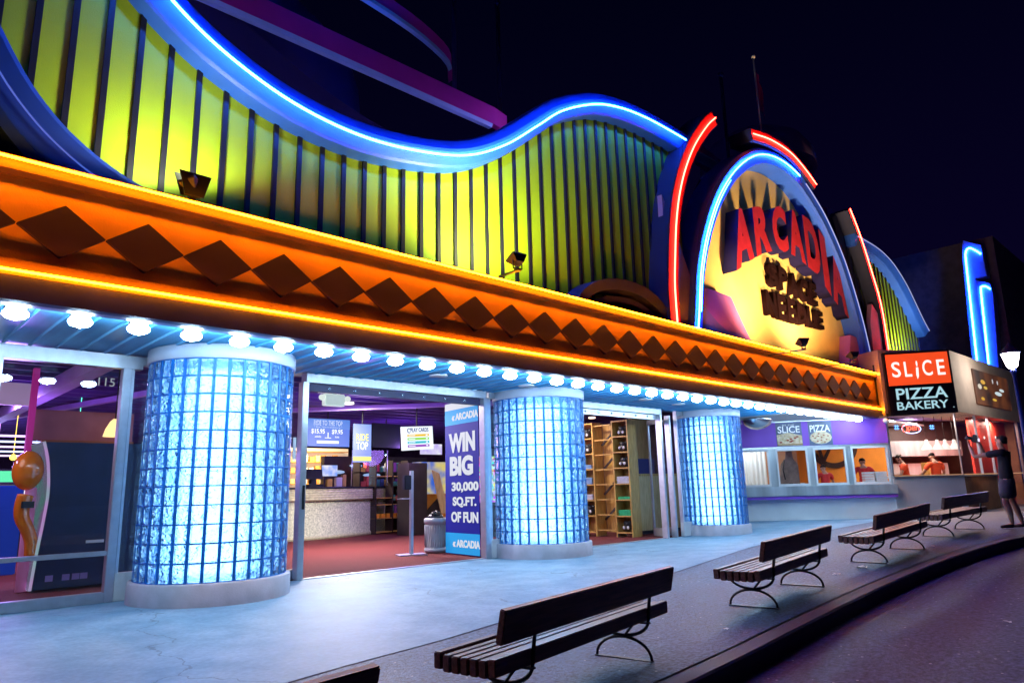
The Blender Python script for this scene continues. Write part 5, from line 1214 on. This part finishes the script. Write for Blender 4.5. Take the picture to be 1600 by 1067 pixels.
    for s_,q in ((1,'r'),(-1,'l')):
        an=Vector(N[q+'an'][0]); skinmesh('shoe',{'a':(tuple(an+Vector((0,-.03,-.02))),(.045,.045)),'b':(tuple(an+Vector((s_*.015,.10,-.037))),(.048,.033)),'c':(tuple(an+Vector((s_*.025,.20,-.047))),(.038,.024))},[('a','b'),('b','c')],shoe,p,xf,1)
    # hair: cap hugging the skull
    c_=nk+hv*.150-fw*.012; mb=MB(xf); rot=hv.to_track_quat('Z','Y').to_matrix()
    vs=[];fs=[];n_,m_=20,8
    for i in range(m_+1):
        ph=R_(100)*i/m_
        for k in range(n_):
            an=2*math.pi*k/n_; d=Vector((math.sin(ph)*math.cos(an)*.090,math.sin(ph)*math.sin(an)*.104,math.cos(ph)*.094))
            if i>=m_-2 and d.y>.02: d=d*.86+Vector((0,0,.035))
            if i>=m_-2 and d.y<.0: d=Vector((d.x*.90,d.y*.92+.008,d.z-.017*(i-m_+3)))
            jit=1+.03*math.sin(k*3.1+i*2); vs.append(c_+(fw*0)+rot@(d*jit))
    for i in range(m_):
        for k in range(n_): fs.append((i*n_+k,i*n_+(k+1)%n_,(i+1)*n_+(k+1)%n_,(i+1)*n_+k))
    mb.add(vs,fs,True); mb.build('hair','black' if cap else 'hair',p)
    for s_ in (1,-1):
        rt=fw.cross(hv).normalized(); e_=nk+hv*.118+fw*.092+rt*s_*.030; MB(xf).ell(tuple(e_),(.011,.008,.007),8,6).build('eye','black',p)
    mo_=nk+hv*.055+fw*.098; MB(xf).ell(tuple(mo_),(.022,.006,.006),8,6).build('mouth','letter_red',p)
    return p,xf
gx,gy=16.06,3.36; gz=G(gx,gy)
pose={'rel':(.22,.33,1.36),'rwr':(.10,.36,1.57),'lel':(-.20,.42,1.33),'lwr':(-.08,.50,1.545),'head':(0,-.10,1),'face':(0,1,.42),
      'rkn':(.11,.0,.49),'lkn':(-.11,.06,.49),'ran':(.13,-.12,.075),'lan':(-.12,.0,.075),'rhd':(-.3,.25,1),'lhd':(.3,.2,1),'rcurl':(-1,.3,.3),'lcurl':(1,-.2,.3)}
RZ=R_(2)
pp,xf=person((gx,gy,gz),RZ,'man in dark t-shirt and shorts holding up a camera beside the farthest bench',pose,'tee','shorts')
e=empty('camera',tuple(xf@Vector((.0,.42,1.62))),'black camera held up in both hands by the standing man','camera')
tl=Matrix.Rotation(R_(22),3,'X')
MB(xf).cbox((.0,.40,1.66),(.165,.085,.115),tl).cbox((.0,.40,1.73),(.075,.07,.05),tl).build('camera_body','black',e,.008)
dv=tl@Vector((0,1,0)); c0_=Vector((0,.40,1.655))
MB(xf).tube([tuple(c0_+dv*.03),tuple(c0_+dv*.08),tuple(c0_+dv*.085),tuple(c0_+dv*.17)],[.036,.036,.041,.041],16).build('lens','black',e)
MB(xf).box(-.05,.05,.34,.352,1.62,1.68).build('rear_screen',em('camera_screen',(.7,.7,1),1.5),e)
def P3(mt,a,b_,c): q=vec(mt,a,b_,c); return (q.x,q.y,c)
wp={'rel':(.26,.10,1.12),'rwr':(.18,.34,1.12),'lel':(-.26,.10,1.12),'lwr':(-.18,.34,1.12)}
def ang(v): return math.atan2(-v[0],v[1])
inA=-(MA@Vector((0,1,0))-MA@Vector((0,0,0)))
inB=-(MB_@Vector((0,1,0))-MB_@Vector((0,0,0)))
wq={'rel':(.34,.12,1.13),'rwr':(.24,.36,1.10),'lel':(-.34,.12,1.13),'lwr':(-.24,.36,1.10),'head':(0,.5,1),'face':(0,1,-.4)}
person(P3(MA,2.38,-.95,.10),ang(inA)+.3,'shorter worker in red shirt with dark hair in the third service window',wq,'redshirt','tee',long=True,scale=.95)
person(P3(MA,3.50,-.95,.13),ang(inA)-.1,'taller worker in red shirt behind the pizza boxes in the fourth window',wq,'redshirt','tee',long=True,scale=1.03)
person(P3(MB_,1.32,-.95,.13),ang(inB)+.8,'worker in orange-red shirt bending at the left of the front kitchen glass',wq,'orangeshirt','tee',long=True,hunch=.12,scale=1.08)
person(P3(MB_,2.42,-.95,.13),ang(inB)-.1,'broad worker in orange-red shirt seen from behind in the front kitchen glass',wq,'orangeshirt','tee',long=True,scale=1.10,hunch=.05)

# ============================================================ small litter on the sidewalk
random.seed(11)
for i,(x,y,s_,lab) in enumerate(((10.1,3.9,.09,'crumpled white paper scrap under the third full bench'),(9.4,3.95,.06,'small white paper scrap before the third full bench'),(12.6,3.75,.05,'tiny white scrap near the kerb by the farthest bench'),(5.9,3.5,.035,'tiny pale scrap on the asphalt by the second full bench'),(8.2,1.9,.05,'pale scrap lying on the road'),(5.1,1.9,.05,'small brown leaf on the road beside the kerb'))):
    mb=MB(); vs=[];fs=[]; z=G(x,y)+(.003 if y>kc(x) else -.147)
    for a in range(4):
        for b2 in range(4): vs.append((x+s_*(a-1.5)/2+random.uniform(-.01,.01),y+s_*(b2-1.5)/2.4+random.uniform(-.01,.01),z+random.uniform(0,s_*.35)))
    for a in range(3):
        for b2 in range(3): fs.append((a*4+b2,a*4+b2+1,(a+1)*4+b2+1,(a+1)*4+b2))
    mb.add(vs,fs); tag(mb.build('paper_scrap','white' if i<5 else 'cabinet'),lab,'litter')
